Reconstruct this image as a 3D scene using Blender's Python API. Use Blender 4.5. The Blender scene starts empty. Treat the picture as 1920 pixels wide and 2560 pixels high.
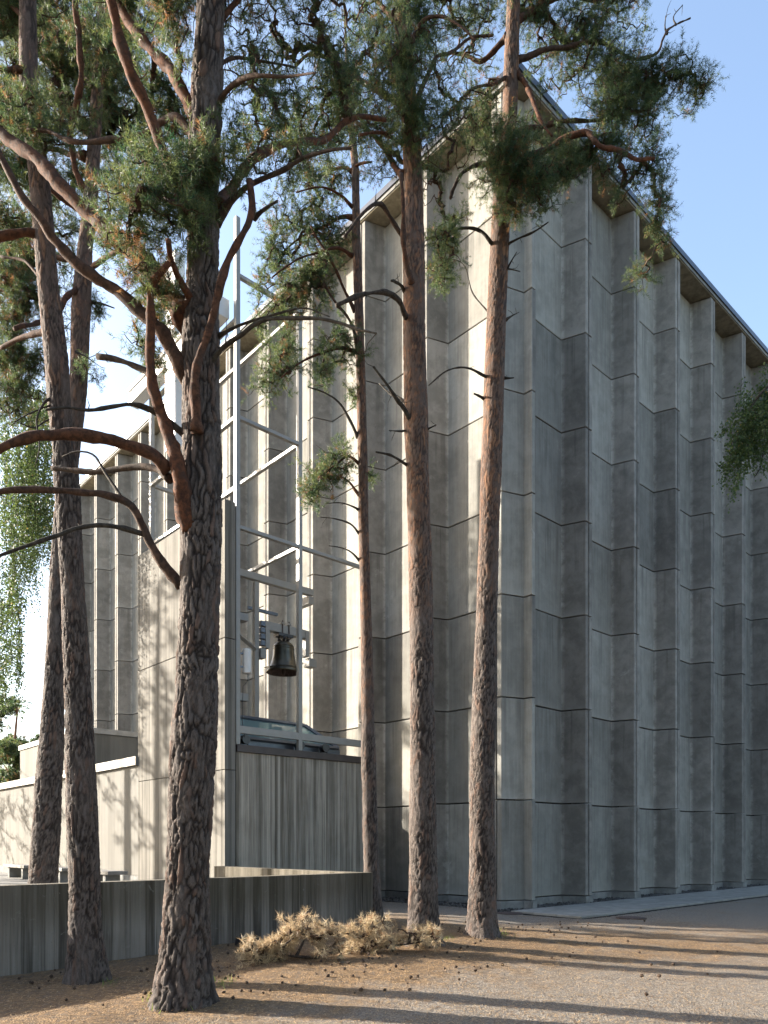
import bpy, math, random
import numpy as np
from mathutils import Vector, Matrix

random.seed(7)
RNG = np.random.default_rng(11)
R = math.radians
SC = bpy.context.scene
COL = SC.collection

# ------------------------------------------------------------------ camera, sky, sun, exposure
FPX, CX, HY, EYE = 1853.0, 960.0, 2107.0, 1.6        # focal length / centre / horizon in photo pixels
cam = bpy.data.cameras.new('camera')
cam_o = bpy.data.objects.new('camera', cam); COL.objects.link(cam_o)
cam_o.location = (0, 0, EYE); cam_o.rotation_euler = (R(90), 0, 0)
cam.sensor_fit = 'HORIZONTAL'; cam.sensor_width = 36.0
cam.lens = 36.0 * FPX / 1920.0
cam.shift_y = (HY - 1280.0) / 1920.0
cam.clip_start = 0.05; cam.clip_end = 3000
SC.camera = cam_o

SUN_AZ, SUN_EL = R(-75.0), R(21.5)                    # azimuth from +Y, negative to the left
to_sun = Vector((math.sin(SUN_AZ) * math.cos(SUN_EL), math.cos(SUN_AZ) * math.cos(SUN_EL), math.sin(SUN_EL)))
world = bpy.data.worlds.new('World'); SC.world = world; world.use_nodes = True
wn = world.node_tree.nodes; wl = world.node_tree.links
bg = wn['Background']
sky = wn.new('ShaderNodeTexSky'); sky.sky_type = 'NISHITA'; sky.sun_disc = False
sky.sun_elevation = SUN_EL; sky.sun_rotation = SUN_AZ
sky.air_density = 1.0; sky.dust_density = 2.0; sky.ozone_density = 0.6
wl.new(sky.outputs[0], bg.inputs[0]); bg.inputs[1].default_value = 0.092
sun = bpy.data.lights.new('sun', 'SUN'); sun.energy = 4.0; sun.angle = R(0.53); sun.color = (1.0, 0.92, 0.80)
sun_o = bpy.data.objects.new('sun', sun); COL.objects.link(sun_o)
sun_o.rotation_euler = (-to_sun).to_track_quat('-Z', 'Y').to_euler()
sun_o.location = to_sun * 60
SC.view_settings.view_transform = 'Standard'; SC.view_settings.look = 'None'
SC.view_settings.gamma = 1.0; SC.view_settings.use_curve_mapping = False
SC.view_settings.exposure = 2.4
SC.cycles.use_denoising = True
SC.cycles.use_adaptive_sampling = True; SC.cycles.adaptive_threshold = 0.015
SC.cycles.max_bounces = 5; SC.cycles.diffuse_bounces = 3; SC.cycles.transparent_max_bounces = 4

# ------------------------------------------------------------------ helpers
def P(x, y, Y):
    """photo pixel + distance -> world point"""
    return np.array(((x - CX) / FPX * Y, Y, EYE + (HY - y) / FPX * Y))

def tag(o, label=None, cat=None, group=None, kind=None):
    if label: o['label'] = label
    if cat: o['category'] = cat
    if group: o['group'] = group
    if kind: o['kind'] = kind
    return o

def empty(name, loc=(0, 0, 0), rz=0.0):
    o = bpy.data.objects.new(name, None); COL.objects.link(o)
    o.location = loc; o.rotation_euler = (0, 0, rz); o.empty_display_size = 0.2
    return o

def link(name, me, parent=None, loc=None, rz=None, mat=None):
    o = bpy.data.objects.new(name, me); COL.objects.link(o)
    if mat is not None and not me.materials: me.materials.append(mat)
    if loc is not None: o.location = loc
    if rz is not None: o.rotation_euler = (0, 0, rz)
    if parent is not None:
        o.parent = parent
        if loc is None and rz is None:                # world-space mesh under a placed parent
            o.matrix_parent_inverse = (Matrix.Translation(parent.location) @ parent.rotation_euler.to_matrix().to_4x4()).inverted()
    return o

class MB:
    def __init__(self): self.v = []; self.f = []
    def add(self, vs, fs):
        b = len(self.v); self.v += [tuple(map(float, p)) for p in vs]
        self.f += [tuple(i + b for i in f) for f in fs]; return self
    def box(self, x0, x1, y0, y1, z0, z1, fr=None, bev=0.0):
        if bev > 0:
            b = bev
            pts = []
            for z, i in ((z0, b), (z0 + b, 0), (z1 - b, 0), (z1, b)):
                pts += [(x0 + i + (b if i == 0 else 0) * 0, y0 + i, z), (x1 - i, y0 + i, z), (x1 - i, y1 - i, z), (x0 + i, y1 - i, z)]
            fs = [(3, 2, 1, 0), (12, 13, 14, 15)]
            for k in range(3):
                for j in range(4):
                    a = 4 * k + j; c = 4 * k + (j + 1) % 4
                    fs.append((a, c, c + 4, a + 4))
        else:
            pts = [(x0, y0, z0), (x1, y0, z0), (x1, y1, z0), (x0, y1, z0), (x0, y0, z1), (x1, y0, z1), (x1, y1, z1), (x0, y1, z1)]
            fs = [(3, 2, 1, 0), (4, 5, 6, 7), (0, 1, 5, 4), (1, 2, 6, 5), (2, 3, 7, 6), (3, 0, 4, 7)]
        if fr: pts = [fr(*p) for p in pts]
        return self.add(pts, fs)
    def prism(self, poly, z0, z1, fr=None):
        n = len(poly)
        pts = [(x, y, z0) for x, y in poly] + [(x, y, z1) for x, y in poly]
        if fr: pts = [fr(*p) for p in pts]
        fs = [tuple(range(n - 1, -1, -1)), tuple(range(n, 2 * n))] + [(i, (i + 1) % n, n + (i + 1) % n, n + i) for i in range(n)]
        return self.add(pts, fs)
    def tube(self, pts, rad, seg=10, caps=True):
        V, F = tube_arrays(np.array(pts, float), np.array(rad, float), seg)
        self.add(V, [tuple(q) for q in F])
        if caps:
            b = len(self.v) - len(V)
            self.f.append(tuple(b + i for i in range(seg - 1, -1, -1)))
            self.f.append(tuple(len(self.v) - seg + i for i in range(seg)))
        return self
    def lathe(self, prof, c, seg=32):
        ring = []
        for r, z in prof:
            for k in range(seg):
                a = 2 * math.pi * k / seg
                ring.append((c[0] + r * math.cos(a), c[1] + r * math.sin(a), c[2] + z))
        fs = []
        for i in range(len(prof) - 1):
            for k in range(seg):
                a = i * seg + k; b = i * seg + (k + 1) % seg
                fs.append((a, b, b + seg, a + seg))
        return self.add(ring, fs)
    def mesh(self, name, smooth=False):
        me = bpy.data.meshes.new(name); me.from_pydata(self.v, [], self.f); me.update()
        if smooth: me.polygons.foreach_set('use_smooth', [True] * len(me.polygons))
        return me
    def build(self, name, mat, parent=None, smooth=False, loc=None, rz=None):
        return link(name, self.mesh(name, smooth), parent, loc, rz, mat)

def np_mesh(name, V, F, smooth=False, attrs=None):
    """V (n,3); F (m,k) with constant k"""
    V = np.asarray(V, np.float32); F = np.asarray(F, np.int32); m, k = F.shape
    me = bpy.data.meshes.new(name)
    me.vertices.add(len(V)); me.vertices.foreach_set('co', V.ravel())
    me.loops.add(m * k); me.loops.foreach_set('vertex_index', F.ravel())
    me.polygons.add(m); me.polygons.foreach_set('loop_start', np.arange(m, dtype=np.int32) * k)
    if smooth: me.polygons.foreach_set('use_smooth', np.ones(m, bool))
    for nme, arr in (attrs or {}).items():
        a = me.attributes.new(nme, 'FLOAT', 'POINT'); a.data.foreach_set('value', np.asarray(arr, np.float32))
    me.update(calc_edges=True); me.validate()
    return me

def frames(pts):
    d = np.gradient(pts, axis=0); d /= np.linalg.norm(d, axis=1, keepdims=True) + 1e-9
    ref = np.array((0., 0, 1)) if abs(d[0, 2]) < .8 else np.array((0., 1., 0))
    u = np.cross(d[0], ref); u /= np.linalg.norm(u); U = [u]
    for i in range(1, len(pts)):
        u = U[-1] - d[i] * np.dot(U[-1], d[i]); U.append(u / (np.linalg.norm(u) + 1e-9))
    U = np.array(U); return d, U, np.cross(d, U)

def tube_arrays(pts, rad, seg):
    d, U, W = frames(pts); a = np.arange(seg) * 2 * np.pi / seg
    V = pts[:, None] + rad[:, None, None] * (np.cos(a)[None, :, None] * U[:, None] + np.sin(a)[None, :, None] * W[:, None])
    n = len(pts); i = np.arange(n - 1)[:, None] * seg; j = np.arange(seg)[None]; k = (j + 1) % seg
    F = np.stack([i + j, i + k, i + seg + k, i + seg + j], -1).reshape(-1, 4)
    return V.reshape(-1, 3), F

def catmull(pts, n):
    pts = np.asarray(pts, float)
    if len(pts) < 3:
        t = np.linspace(0, 1, n)[:, None]; return pts[0] * (1 - t) + pts[-1] * t
    seg = np.linalg.norm(np.diff(pts[:, :3], axis=0), axis=1); s = np.concatenate([[0], np.cumsum(seg)])
    q = np.linspace(0, s[-1], n); out = np.empty((n, pts.shape[1]))
    ext = np.vstack([2 * pts[0] - pts[1], pts, 2 * pts[-1] - pts[-2]])
    idx = np.clip(np.searchsorted(s, q, side='right') - 1, 0, len(pts) - 2)
    t = ((q - s[idx]) / (s[idx + 1] - s[idx] + 1e-9))[:, None]
    p0, p1, p2, p3 = ext[idx], ext[idx + 1], ext[idx + 2], ext[idx + 3]
    out = .5 * (2 * p1 + (p2 - p0) * t + (2 * p0 - 5 * p1 + 4 * p2 - p3) * t ** 2 + (3 * p1 - p0 - 3 * p2 + p3) * t ** 3)
    return out

def hash3(i, j, k, s=0):
    h = (i.astype(np.int64) * 73856093) ^ (j.astype(np.int64) * 19349663) ^ (k.astype(np.int64) * 83492791) ^ (s * 2654435761)
    h = (h ^ (h >> 13)) * 1274126177 & 0xffffffff
    h = (h ^ (h >> 16)) & 0xffffffff
    return h / 4294967296.0

def vnoise(p, s=0):
    f = np.floor(p).astype(np.int64); t = p - f; t = t * t * (3 - 2 * t); r = 0
    for a in (0, 1):
        for b in (0, 1):
            for c in (0, 1):
                w = (t[:, 0] if a else 1 - t[:, 0]) * (t[:, 1] if b else 1 - t[:, 1]) * (t[:, 2] if c else 1 - t[:, 2])
                r = r + w * hash3(f[:, 0] + a, f[:, 1] + b, f[:, 2] + c, s)
    return r

def worley(p, s=0):
    f = np.floor(p).astype(np.int64); F1 = np.full(len(p), 9.); F2 = np.full(len(p), 9.); ID = np.zeros(len(p))
    for a in (-1, 0, 1):
        for b in (-1, 0, 1):
            for c in (-1, 0, 1):
                i, j, k = f[:, 0] + a, f[:, 1] + b, f[:, 2] + c
                q = np.stack([i + hash3(i, j, k, s + 1), j + hash3(i, j, k, s + 2), k + hash3(i, j, k, s + 3)], 1)
                d = np.linalg.norm(p - q, axis=1); idn = hash3(i, j, k, s + 4)
                near = d < F1
                F2 = np.where(near, F1, np.minimum(F2, d)); ID = np.where(near, idn, ID); F1 = np.where(near, d, F1)
    return F1, F2, ID

def sstep(a, b, x):
    t = np.clip((x - a) / (b - a), 0, 1); return t * t * (3 - 2 * t)

# ------------------------------------------------------------------ materials
class NT:
    def __init__(self, name):
        self.m = bpy.data.materials.new(name); self.m.use_nodes = True
        self.t = self.m.node_tree; self.n = self.t.nodes; self.l = self.t.links
        self.b = self.n['Principled BSDF']; self.out = self.n['Material Output']
    def N(self, typ, **kw):
        n = self.n.new(typ)
        for k, v in kw.items():
            if k.startswith('i_'): n.inputs[int(k[2:])].default_value = v
            else: setattr(n, k, v)
        return n
    def L(self, a, b): self.l.new(a, b)
    def val(self, x, sock):
        if isinstance(x, (int, float)): sock.default_value = x
        elif isinstance(x, tuple): sock.default_value = x if len(x) != 3 or sock.type == 'VECTOR' else (*x, 1)
        else: self.L(x, sock)
    def math(self, op, a, b=0.0, c=None, clamp=False):
        n = self.N('ShaderNodeMath', operation=op); n.use_clamp = clamp
        self.val(a, n.inputs[0]); self.val(b, n.inputs[1])
        if c is not None: self.val(c, n.inputs[2])
        return n.outputs[0]
    def mix(self, f, a, b, blend='MIX'):
        n = self.N('ShaderNodeMix', data_type='RGBA', blend_type=blend)
        self.val(f, n.inputs[0]); self.val(a, n.inputs[6]); self.val(b, n.inputs[7]); return n.outputs[2]
    def ramp(self, f, lo, hi, a=0.0, b=1.0):
        n = self.N('ShaderNodeMapRange'); n.interpolation_type = 'SMOOTHSTEP'
        self.val(f, n.inputs[0]); n.inputs[1].default_value = lo; n.inputs[2].default_value = hi
        n.inputs[3].default_value = a; n.inputs[4].default_value = b; return n.outputs[0]
    def coords(self, rand=True, which='Object'):
        tc = self.N('ShaderNodeTexCoord'); o = tc.outputs[which]
        if not rand: return o
        oi = self.N('ShaderNodeObjectInfo'); v = self.N('ShaderNodeVectorMath', operation='ADD')
        s = self.math('MULTIPLY', oi.outputs['Random'], 91.7)
        cx = self.N('ShaderNodeCombineXYZ')
        for i in range(3): self.L(s, cx.inputs[i])
        self.L(o, v.inputs[0]); self.L(cx.outputs[0], v.inputs[1]); self.rand = oi.outputs['Random']
        return v.outputs[0]
    def scale(self, v, s):
        n = self.N('ShaderNodeVectorMath', operation='MULTIPLY'); self.L(v, n.inputs[0]); n.inputs[1].default_value = s; return n.outputs[0]
    def noise(self, v, sc, det=4, rough=.55, dist=0.0):
        n = self.N('ShaderNodeTexNoise'); self.L(v, n.inputs['Vector'])
        n.inputs['Scale'].default_value = sc; n.inputs['Detail'].default_value = det
        n.inputs['Roughness'].default_value = rough; n.inputs['Distortion'].default_value = dist
        return n.outputs[0]
    def voro(self, v, sc, feat='F1'):
        n = self.N('ShaderNodeTexVoronoi', feature=feat); self.L(v, n.inputs['Vector']); n.inputs['Scale'].default_value = sc
        return n.outputs['Distance']
    def bump(self, h, strength=.3, dist=.01):
        n = self.N('ShaderNodeBump'); n.inputs['Strength'].default_value = strength; n.inputs['Distance'].default_value = dist
        self.L(h, n.inputs['Height']); self.L(n.outputs[0], self.b.inputs['Normal'])
    def attr(self, name): return self.N('ShaderNodeAttribute', attribute_name=name).outputs['Fac']
    def done(self, col, rough=.85, spec=.3, metal=0.0):
        self.val(col, self.b.inputs['Base Color']); self.val(rough, self.b.inputs['Roughness'])
        self.b.inputs['Specular IOR Level'].default_value = spec; self.b.inputs['Metallic'].default_value = metal
        return self.m

def mat_precast():
    t = NT('precast_concrete'); v = t.coords(); rnd = t.rand
    raw = t.N('ShaderNodeTexCoord').outputs['Object']; sx = t.N('ShaderNodeSeparateXYZ'); t.L(raw, sx.inputs[0])
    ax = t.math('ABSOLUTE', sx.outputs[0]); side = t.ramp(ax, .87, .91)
    big = t.noise(v, .9, 5, .6, .6); mid = t.noise(v, 3.0, 7, .68, .25); fine = t.noise(v, 60, 3, .6)
    streak = t.noise(t.scale(v, (14, 14, .7)), 1.0, 4, .6)
    fs = t.math('ADD', t.math('MULTIPLY', big, .45), t.math('MULTIPLY', mid, .55))
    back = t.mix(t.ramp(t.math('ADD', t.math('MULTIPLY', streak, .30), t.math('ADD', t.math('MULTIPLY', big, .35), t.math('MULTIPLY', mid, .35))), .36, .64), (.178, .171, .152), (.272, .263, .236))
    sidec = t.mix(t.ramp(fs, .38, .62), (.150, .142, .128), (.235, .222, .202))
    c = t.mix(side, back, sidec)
    # pale lime along the inner folds and flange edges, patchy
    ed = t.math('SUBTRACT', 1.0, t.ramp(t.math('ABSOLUTE', t.math('SUBTRACT', ax, .885)), .004, .035))
    ed = t.math('MULTIPLY', ed, t.ramp(mid, .40, .60, .15, .75)); c = t.mix(ed, c, (.40, .39, .36))
    # dirt below each joint / bloom at the panel foot
    zt = t.ramp(t.math('ADD', sx.outputs[2], t.math('MULTIPLY', mid, .5)), .12, .55)
    c = t.mix(t.math('MULTIPLY', t.math('SUBTRACT', 1.0, zt), .35), c, (.35, .34, .315))
    blotch = t.ramp(t.noise(v, 1.7, 8, .72, .5), .60, .72); c = t.mix(t.math('MULTIPLY', blotch, .40), c, (.39, .38, .35))
    run = t.math('MULTIPLY', t.ramp(t.noise(t.scale(v, (7, 7, .22)), 1.0, 4, .6, .3), .52, .68), t.ramp(t.math('ADD', sx.outputs[2], t.math('MULTIPLY', big, 1.6)), 1.2, 3.2))
    c = t.mix(t.math('MULTIPLY', run, .38), c, (.055, .052, .047))
    pit = t.ramp(t.voro(v, 26), .05, .13); pit2 = t.ramp(t.noise(v, 2.6, 3), .5, .62)
    c = t.mix(t.math('MULTIPLY', t.math('SUBTRACT', 1.0, pit), t.math('MULTIPLY', pit2, .6)), c, (.06, .06, .055))
    tone = t.math('ADD', .74, t.math('MULTIPLY', rnd, .46))
    tn = t.N('ShaderNodeCombineColor')
    for i, k in enumerate((1.0, 1.0, 1.0)): t.L(t.math('MULTIPLY', tone, k), tn.inputs[i])
    c = t.mix(1.0, c, tn.outputs[0], 'MULTIPLY')
    t.bump(t.math('ADD', t.math('MULTIPLY', fine, .5), t.math('ADD', t.math('MULTIPLY', mid, .8), t.math('MULTIPLY', streak, .6))), .45, .012)
    return t.done(c, .88, .25)

def mat_board(name, dark, light, moss=0.0, width=.11, grain=1.0):
    """concrete cast against vertical boards; local x runs along the wall"""
    t = NT(name); v = t.coords(True); raw = t.N('ShaderNodeTexCoord').outputs['Object']
    sx = t.N('ShaderNodeSeparateXYZ'); t.L(raw, sx.inputs[0])
    along = t.math('ADD', sx.outputs[0], sx.outputs[1])
    cell = t.math('FLOOR', t.math('DIVIDE', along, width)); wn_ = t.N('ShaderNodeTexWhiteNoise', noise_dimensions='1D'); t.L(cell, wn_.inputs['W'])
    st = t.noise(t.scale(v, (30, 30, .9)), 1.0, 5, .65); st2 = t.noise(t.scale(v, (9, 9, .45)), 1.0, 4, .6, .4)
    big = t.noise(v, .8, 5, .6, .5); f = t.math('ADD', t.math('MULTIPLY', st, .42), t.math('ADD', t.math('MULTIPLY', st2, .3), t.math('MULTIPLY', wn_.outputs['Value'], .22)))
    f = t.math('ADD', f, t.math('MULTIPLY', big, .2))
    c = t.mix(t.ramp(f, .38, .76), dark, light)
    drip = t.ramp(t.noise(t.scale(v, (16, 16, .25)), 1.0, 3, .5), .60, .74)
    c = t.mix(t.math('MULTIPLY', drip, .45 * grain), c, tuple(k * .45 for k in dark))
    if moss > 0:
        top = t.ramp(t.math('ADD', sx.outputs[2], t.math('MULTIPLY', big, .7)), .75, 1.25)
        c = t.mix(t.math('MULTIPLY', top, moss), c, (.055, .045, .025))
        lich = t.ramp(t.noise(v, 5.5, 7, .75, 1.0), .60, .70); c = t.mix(t.math('MULTIPLY', lich, .5), c, (.22, .21, .19))
    pit = t.ramp(t.voro(v, 19), .05, .12)
    c = t.mix(t.math('MULTIPLY', t.math('SUBTRACT', 1.0, pit), .5), c, (.05, .05, .045))
    t.bump(t.math('ADD', st, t.math('MULTIPLY', t.noise(v, 70, 3), .5)), .5, .008)
    return t.done(c, .9, .2)

def mat_plain(name, col, rough=.6, spec=.4, metal=0.0, var=.15, sc=8.0, bump=.08):
    t = NT(name); v = t.coords(); n = t.noise(v, sc, 5, .6)
    c = t.mix(t.ramp(n, .3, .7), tuple(k * (1 - var) for k in col), tuple(min(1, k * (1 + var)) for k in col))
    if bump: t.bump(t.noise(v, sc * 6, 3), bump, .004)
    return t.done(c, rough, spec, metal)

def mat_bark(name, z0, z1, grey=(.092, .074, .064), orange=(.25, .105, .048)):
    """plates grey-brown below z0, flaky orange above z1 (local height = world height)"""
    t = NT(name); geo = t.N('ShaderNodeNewGeometry'); v = geo.outputs['Position']
    sx = t.N('ShaderNodeSeparateXYZ'); t.L(v, sx.inputs[0])
    n1 = t.noise(v, 2.0, 4, .6); up = t.ramp(t.math('ADD', sx.outputs[2], t.math('MULTIPLY', t.math('SUBTRACT', n1, .5), (z1 - z0) * .9 + .4)), z0, z1)
    crack = t.attr('crack'); idn = t.attr('plate')
    fl = t.noise(t.scale(v, (34, 34, 11)), 1.0, 6, .75, .6)
    g = t.mix(t.ramp(fl, .3, .7), tuple(k * .55 for k in grey), tuple(k * 1.55 for k in grey))
    g = t.mix(t.math('MULTIPLY', t.ramp(idn, .70, .95), .6), g, (.135, .078, .055))
    g = t.mix(t.math('MULTIPLY', t.ramp(idn, .30, .05), .5), g, (.135, .115, .105))
    o = t.mix(t.ramp(fl, .32, .66), tuple(k * .55 for k in orange), tuple(k * 1.25 for k in orange))
    o = t.mix(t.math('MULTIPLY', t.ramp(t.noise(v, 9, 5, .7), .44, .58), .85), o, (.105, .075, .060))
    o = t.mix(t.math('MULTIPLY', t.ramp(idn, .55, .40), .65), o, (.115, .082, .066)); o = t.mix(t.math('MULTIPLY', t.ramp(idn, .80, .95), .6), o, (.27, .145, .08))
    c = t.mix(up, g, o)
    ck = t.math('MULTIPLY', crack, t.ramp(up, 0, 1, 1.0, .8)); c = t.mix(ck, c, (.018, .013, .011))
    t.bump(t.math('ADD', fl, t.math('MULTIPLY', t.noise(v, 55, 4, .65), .6)), 1.0, .02)
    return t.done(c, .85, .25)

def mat_limb(name='limb_bark'):
    t = NT(name); v = t.N('ShaderNodeNewGeometry').outputs['Position']; fl = t.noise(t.scale(v, (18, 18, 18)), 1.0, 5, .7, .4)
    dead = t.attr('dead')
    o = t.mix(t.ramp(fl, .3, .68), (.030, .014, .009), (.115, .044, .020)); o = t.mix(t.math('MULTIPLY', t.ramp(t.noise(v, 5, 3), .5, .66), .6), o, (.042, .031, .026))
    d = t.mix(t.ramp(fl, .3, .7), (.018, .015, .012), (.062, .053, .043)); c = t.mix(dead, o, d)
    t.bump(t.math('ADD', fl, t.math('MULTIPLY', t.noise(v, 60, 3), .5)), .7, .010); return t.done(c, .88, .2)

def mat_leaf(name, a, b, dead, trans=.35, rough=.5):
    t = NT(name); ti = t.attr('tint'); dd = t.attr('dead')
    c = t.mix(ti, a, b); c = t.mix(dd, c, dead)
    t.done(c, rough, .35)
    tr = t.N('ShaderNodeBsdfTranslucent'); hs = t.N('ShaderNodeHueSaturation'); t.L(c, hs.inputs['Color']); hs.inputs['Value'].default_value = 2.1; hs.inputs['Hue'].default_value = .475
    t.L(hs.outputs[0], tr.inputs['Color']); mx = t.N('ShaderNodeMixShader'); mx.inputs[0].default_value = trans
    t.L(t.b.outputs[0], mx.inputs[1]); t.L(tr.outputs[0], mx.inputs[2]); t.L(mx.outputs[0], t.out.inputs['Surface'])
    return t.m

def mat_ground():
    t = NT('ground_litter'); v = t.N('ShaderNodeNewGeometry').outputs['Position']
    lit = t.attr('litter'); grit = t.noise(v, 55, 3, .7); gr2 = t.voro(v, 75); big = t.noise(v, .55, 5, .6, .5); mid = t.noise(v, 3.0, 5, .65)
    grey = t.mix(t.ramp(grit, .3, .72), (.095, .084, .073), (.32, .275, .225)); grey = t.mix(t.ramp(gr2, .10, .45), (.050, .046, .042), grey)
    needle = t.noise(t.scale(v, (34, 9, 30)), 1.0, 4, .7, 1.2); needle2 = t.noise(t.scale(v, (9, 36, 30)), 1.0, 4, .7, 1.2)
    nd = t.math('MAXIMUM', needle, needle2)
    brown = t.mix(t.ramp(nd, .44, .70), (.065, .040, .023), (.33, .215, .115))
    m = t.math('ADD', lit, t.math('ADD', t.math('MULTIPLY', t.math('SUBTRACT', big, .5), .9), t.math('MULTIPLY', t.math('SUBTRACT', mid, .5), .8)))
    m2 = t.math('MULTIPLY', t.ramp(m, .25, .75), t.ramp(nd, .38, .56, .35, 1.0))
    c = t.mix(m2, grey, brown)
    t.bump(t.math('ADD', t.math('MULTIPLY', grit, .7), t.math('ADD', nd, t.math('MULTIPLY', gr2, .6))), .8, .018)
    return t.done(c, .92, .15)

M = {}
M['precast'] = mat_precast()
M['board_light'] = mat_board('board_marked_concrete', (.098, .091, .079), (.20, .187, .165), 0, .085)
M['board_front'] = mat_board('board_marked_concrete_front', (.12, .106, .085), (.38, .343, .288), 0, .075)
M['low_wall'] = mat_board('mossy_board_concrete', (.050, .044, .036), (.235, .212, .182), .5, .14, 1.7)
M['smooth'] = mat_board('smooth_concrete', (.135, .129, .116), (.190, .182, .165), 0, .5, .35)
M['plinth'] = mat_plain('plinth_concrete', (.18, .18, .172), .85, .2, 0, .25, 3.0, .2)
M['slab'] = mat_plain('paving_concrete', (.23, .222, .20), .85, .2, 0, .18, 2.5, .25)
M['soffit'] = mat_plain('soffit_boards', (.20, .175, .125), .8, .2, 0, .25, 5.0, .2)
M['flash'] = mat_plain('dark_metal_flashing', (.045, .050, .062), .35, .5, .6, .2, 3.0, 0)
M['zinc'] = mat_plain('grey_metal_coping', (.24, .245, .25), .4, .5, .5, .15, 3.0, 0)
M['brown_metal'] = mat_plain('brown_metal_coping', (.045, .033, .030), .45, .5, .3, .2, 4.0, 0)
M['paint'] = mat_plain('white_paint', (.23, .222, .205), .38, .5, 0, .06, 4.0, 0)
M['cross'] = mat_plain('cross_paint', (.58, .58, .57), .35, .5, 0, .04, 4.0, 0)
M['dsteel'] = mat_plain('dark_steel', (.10, .12, .15), .4, .5, .4, .15, 5.0, 0)
M['black'] = mat_plain('black_plastic', (.012, .012, .014), .35, .5, 0, .2, 10.0, 0)
M['bronze'] = mat_plain('patinated_bronze', (.085, .075, .055), .32, .5, .85, .45, 2.5, .05)
M['iron'] = mat_plain('rusty_iron', (.075, .055, .050), .75, .3, .3, .3, 14.0, .2)
M['dark'] = mat_plain('dark_core', (.035, .034, .032), .95, .1, 0, .2, 3.0, 0)
M['wood'] = mat_plain('weathered_bench', (.20, .19, .175), .7, .3, 0, .25, 6.0, .2)
M['pebble'] = mat_plain('dark_pebbles', (.075, .072, .068), .8, .3, 0, .5, 3.0, .2)
M['limb'] = mat_limb()
M['needle'] = mat_leaf('pine_needles', (.015, .042, .022), (.078, .100, .030), (.15, .085, .03), .45)
M['gold'] = mat_leaf('dry_needles', (.27, .205, .105), (.52, .44, .28), (.15, .09, .04), .25)
M['litter'] = mat_leaf('litter_needles', (.30, .19, .09), (.40, .28, .15), (.12, .065, .03), .05)
M['birch'] = mat_leaf('birch_leaves', (.026, .056, .018), (.062, .092, .026), (.20, .16, .04), .38)
M['ground'] = mat_ground()
M['terrace'] = mat_plain('terrace_paving', (.19, .183, .17), .9, .15, 0, .2, 3.0, .3)
M['cone'] = mat_plain('pine_cone_scales', (.060, .040, .028), .85, .2, 0, .4, 30.0, .3)
M['grass'] = mat_leaf('grass_blades', (.07, .12, .02), (.16, .20, .04), (.3, .22, .08), .35)
M['vine'] = M['birch']
def glass():
    t = NT('skylight_glass'); t.done((.30, .42, .42), .04, .6); t.b.inputs['Transmission Weight'].default_value = .55; t.b.inputs['IOR'].default_value = 1.45; return t.m
M['glass'] = glass()

# ------------------------------------------------------------------ site frames
aR = np.array((.7378, .6750)); nR = np.array((-.6750, .7378))      # long wall on the right: along / inward
aL = np.array((-.6752, .7377)); nL = np.array((.7377, .6752))      # wall on the left: along / inward
O_R = np.array((3.57, 17.90)); P0 = np.array((3.127, 17.495))
RZR = math.atan2(aR[1], aR[0]); RZL = math.atan2(-aL[1], -aL[0])
TD = 16.4; C0 = np.array((-.2148 * TD, TD))                         # nearest corner of the bell tower
def T(s, L, z):
    p = C0 + s * aR + L * aL; return (p[0], p[1], z)
def RW(t, D, z):
    p = O_R + t * aR + D * nR; return (p[0], p[1], z)
def LW(t, D, z):
    p = P0 + t * aL + D * nL; return (p[0], p[1], z)
RZT = RZR                                                           # local x = s, local y = L

def gz(x, y):
    x = np.asarray(x, float); y = np.asarray(y, float)
    m = .2 * np.exp(-((x + .3) ** 2 / (2 * 2.6 ** 2) + (y - 12.2) ** 2 / (2 * 4.0 ** 2)))
    d = (x - O_R[0]) * nR[0] + (y - O_R[1]) * nR[1]
    m = m * (1 - sstep(-3.2, -1.8, d) * (sstep(1.5, 3.0, x)))
    return m

# ------------------------------------------------------------------ ground
def axis(parts):
    out = []
    for a, b, st in parts: out.append(np.arange(a, b, st))
    return np.concatenate(out + [[parts[-1][1]]])
gx = axis([(-400, -60, 40), (-60, -16, 4), (-16, -7, .5), (-7, 9, .10), (9, 20, .25), (20, 60, 4), (60, 400, 40)])
gy = axis([(-60, -4, 8), (-4, 5, .6), (5, 16, .10), (16, 28, .2), (24, 60, 4), (60, 600, 45)])
GX, GY = np.meshgrid(gx, gy)
q = np.stack([GX.ravel(), GY.ravel(), np.zeros(GX.size)], 1)
near = np.exp(-((q[:, 0] - 1) / 9) ** 2 - ((q[:, 1] - 11) / 8) ** 2)
z = gz(q[:, 0], q[:, 1]) + near * (.030 * (vnoise(q * 1.1, 3) - .5) + .020 * (vnoise(q * 4.3, 4) - .5) + .014 * (vnoise(q * 11., 5) - .5))
dwall = (q[:, 0] - O_R[0]) * nR[0] + (q[:, 1] - O_R[1]) * nR[1]
z -= .10 * sstep(-2.25, -1.95, dwall) * sstep(.8, 1.6, (q[:, 0] - O_R[0]) * aR[0] + (q[:, 1] - O_R[1]) * aR[1] + 2.2)
lit = .30 + .70 * np.exp(-(((q[:, 0] + .8) / 3.0) ** 2 + ((q[:, 1] - 10.3) / 3.2) ** 2)) + .35 * np.exp(-(((q[:, 0] - 4.5) / 3.5) ** 2 + ((q[:, 1] - 11.5) / 1.9) ** 2))
lit = lit + .45 * np.exp(-(((q[:, 0] + 3.2) / 2.2) ** 2 + ((q[:, 1] - 7.6) / 1.6) ** 2))
lit = lit - .25 * np.exp(-(((q[:, 0] - 2) / 3.) ** 2 + ((q[:, 1] - 7.2) / 1.6) ** 2))
q[:, 2] = z
nx, ny = len(gx), len(gy)
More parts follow.
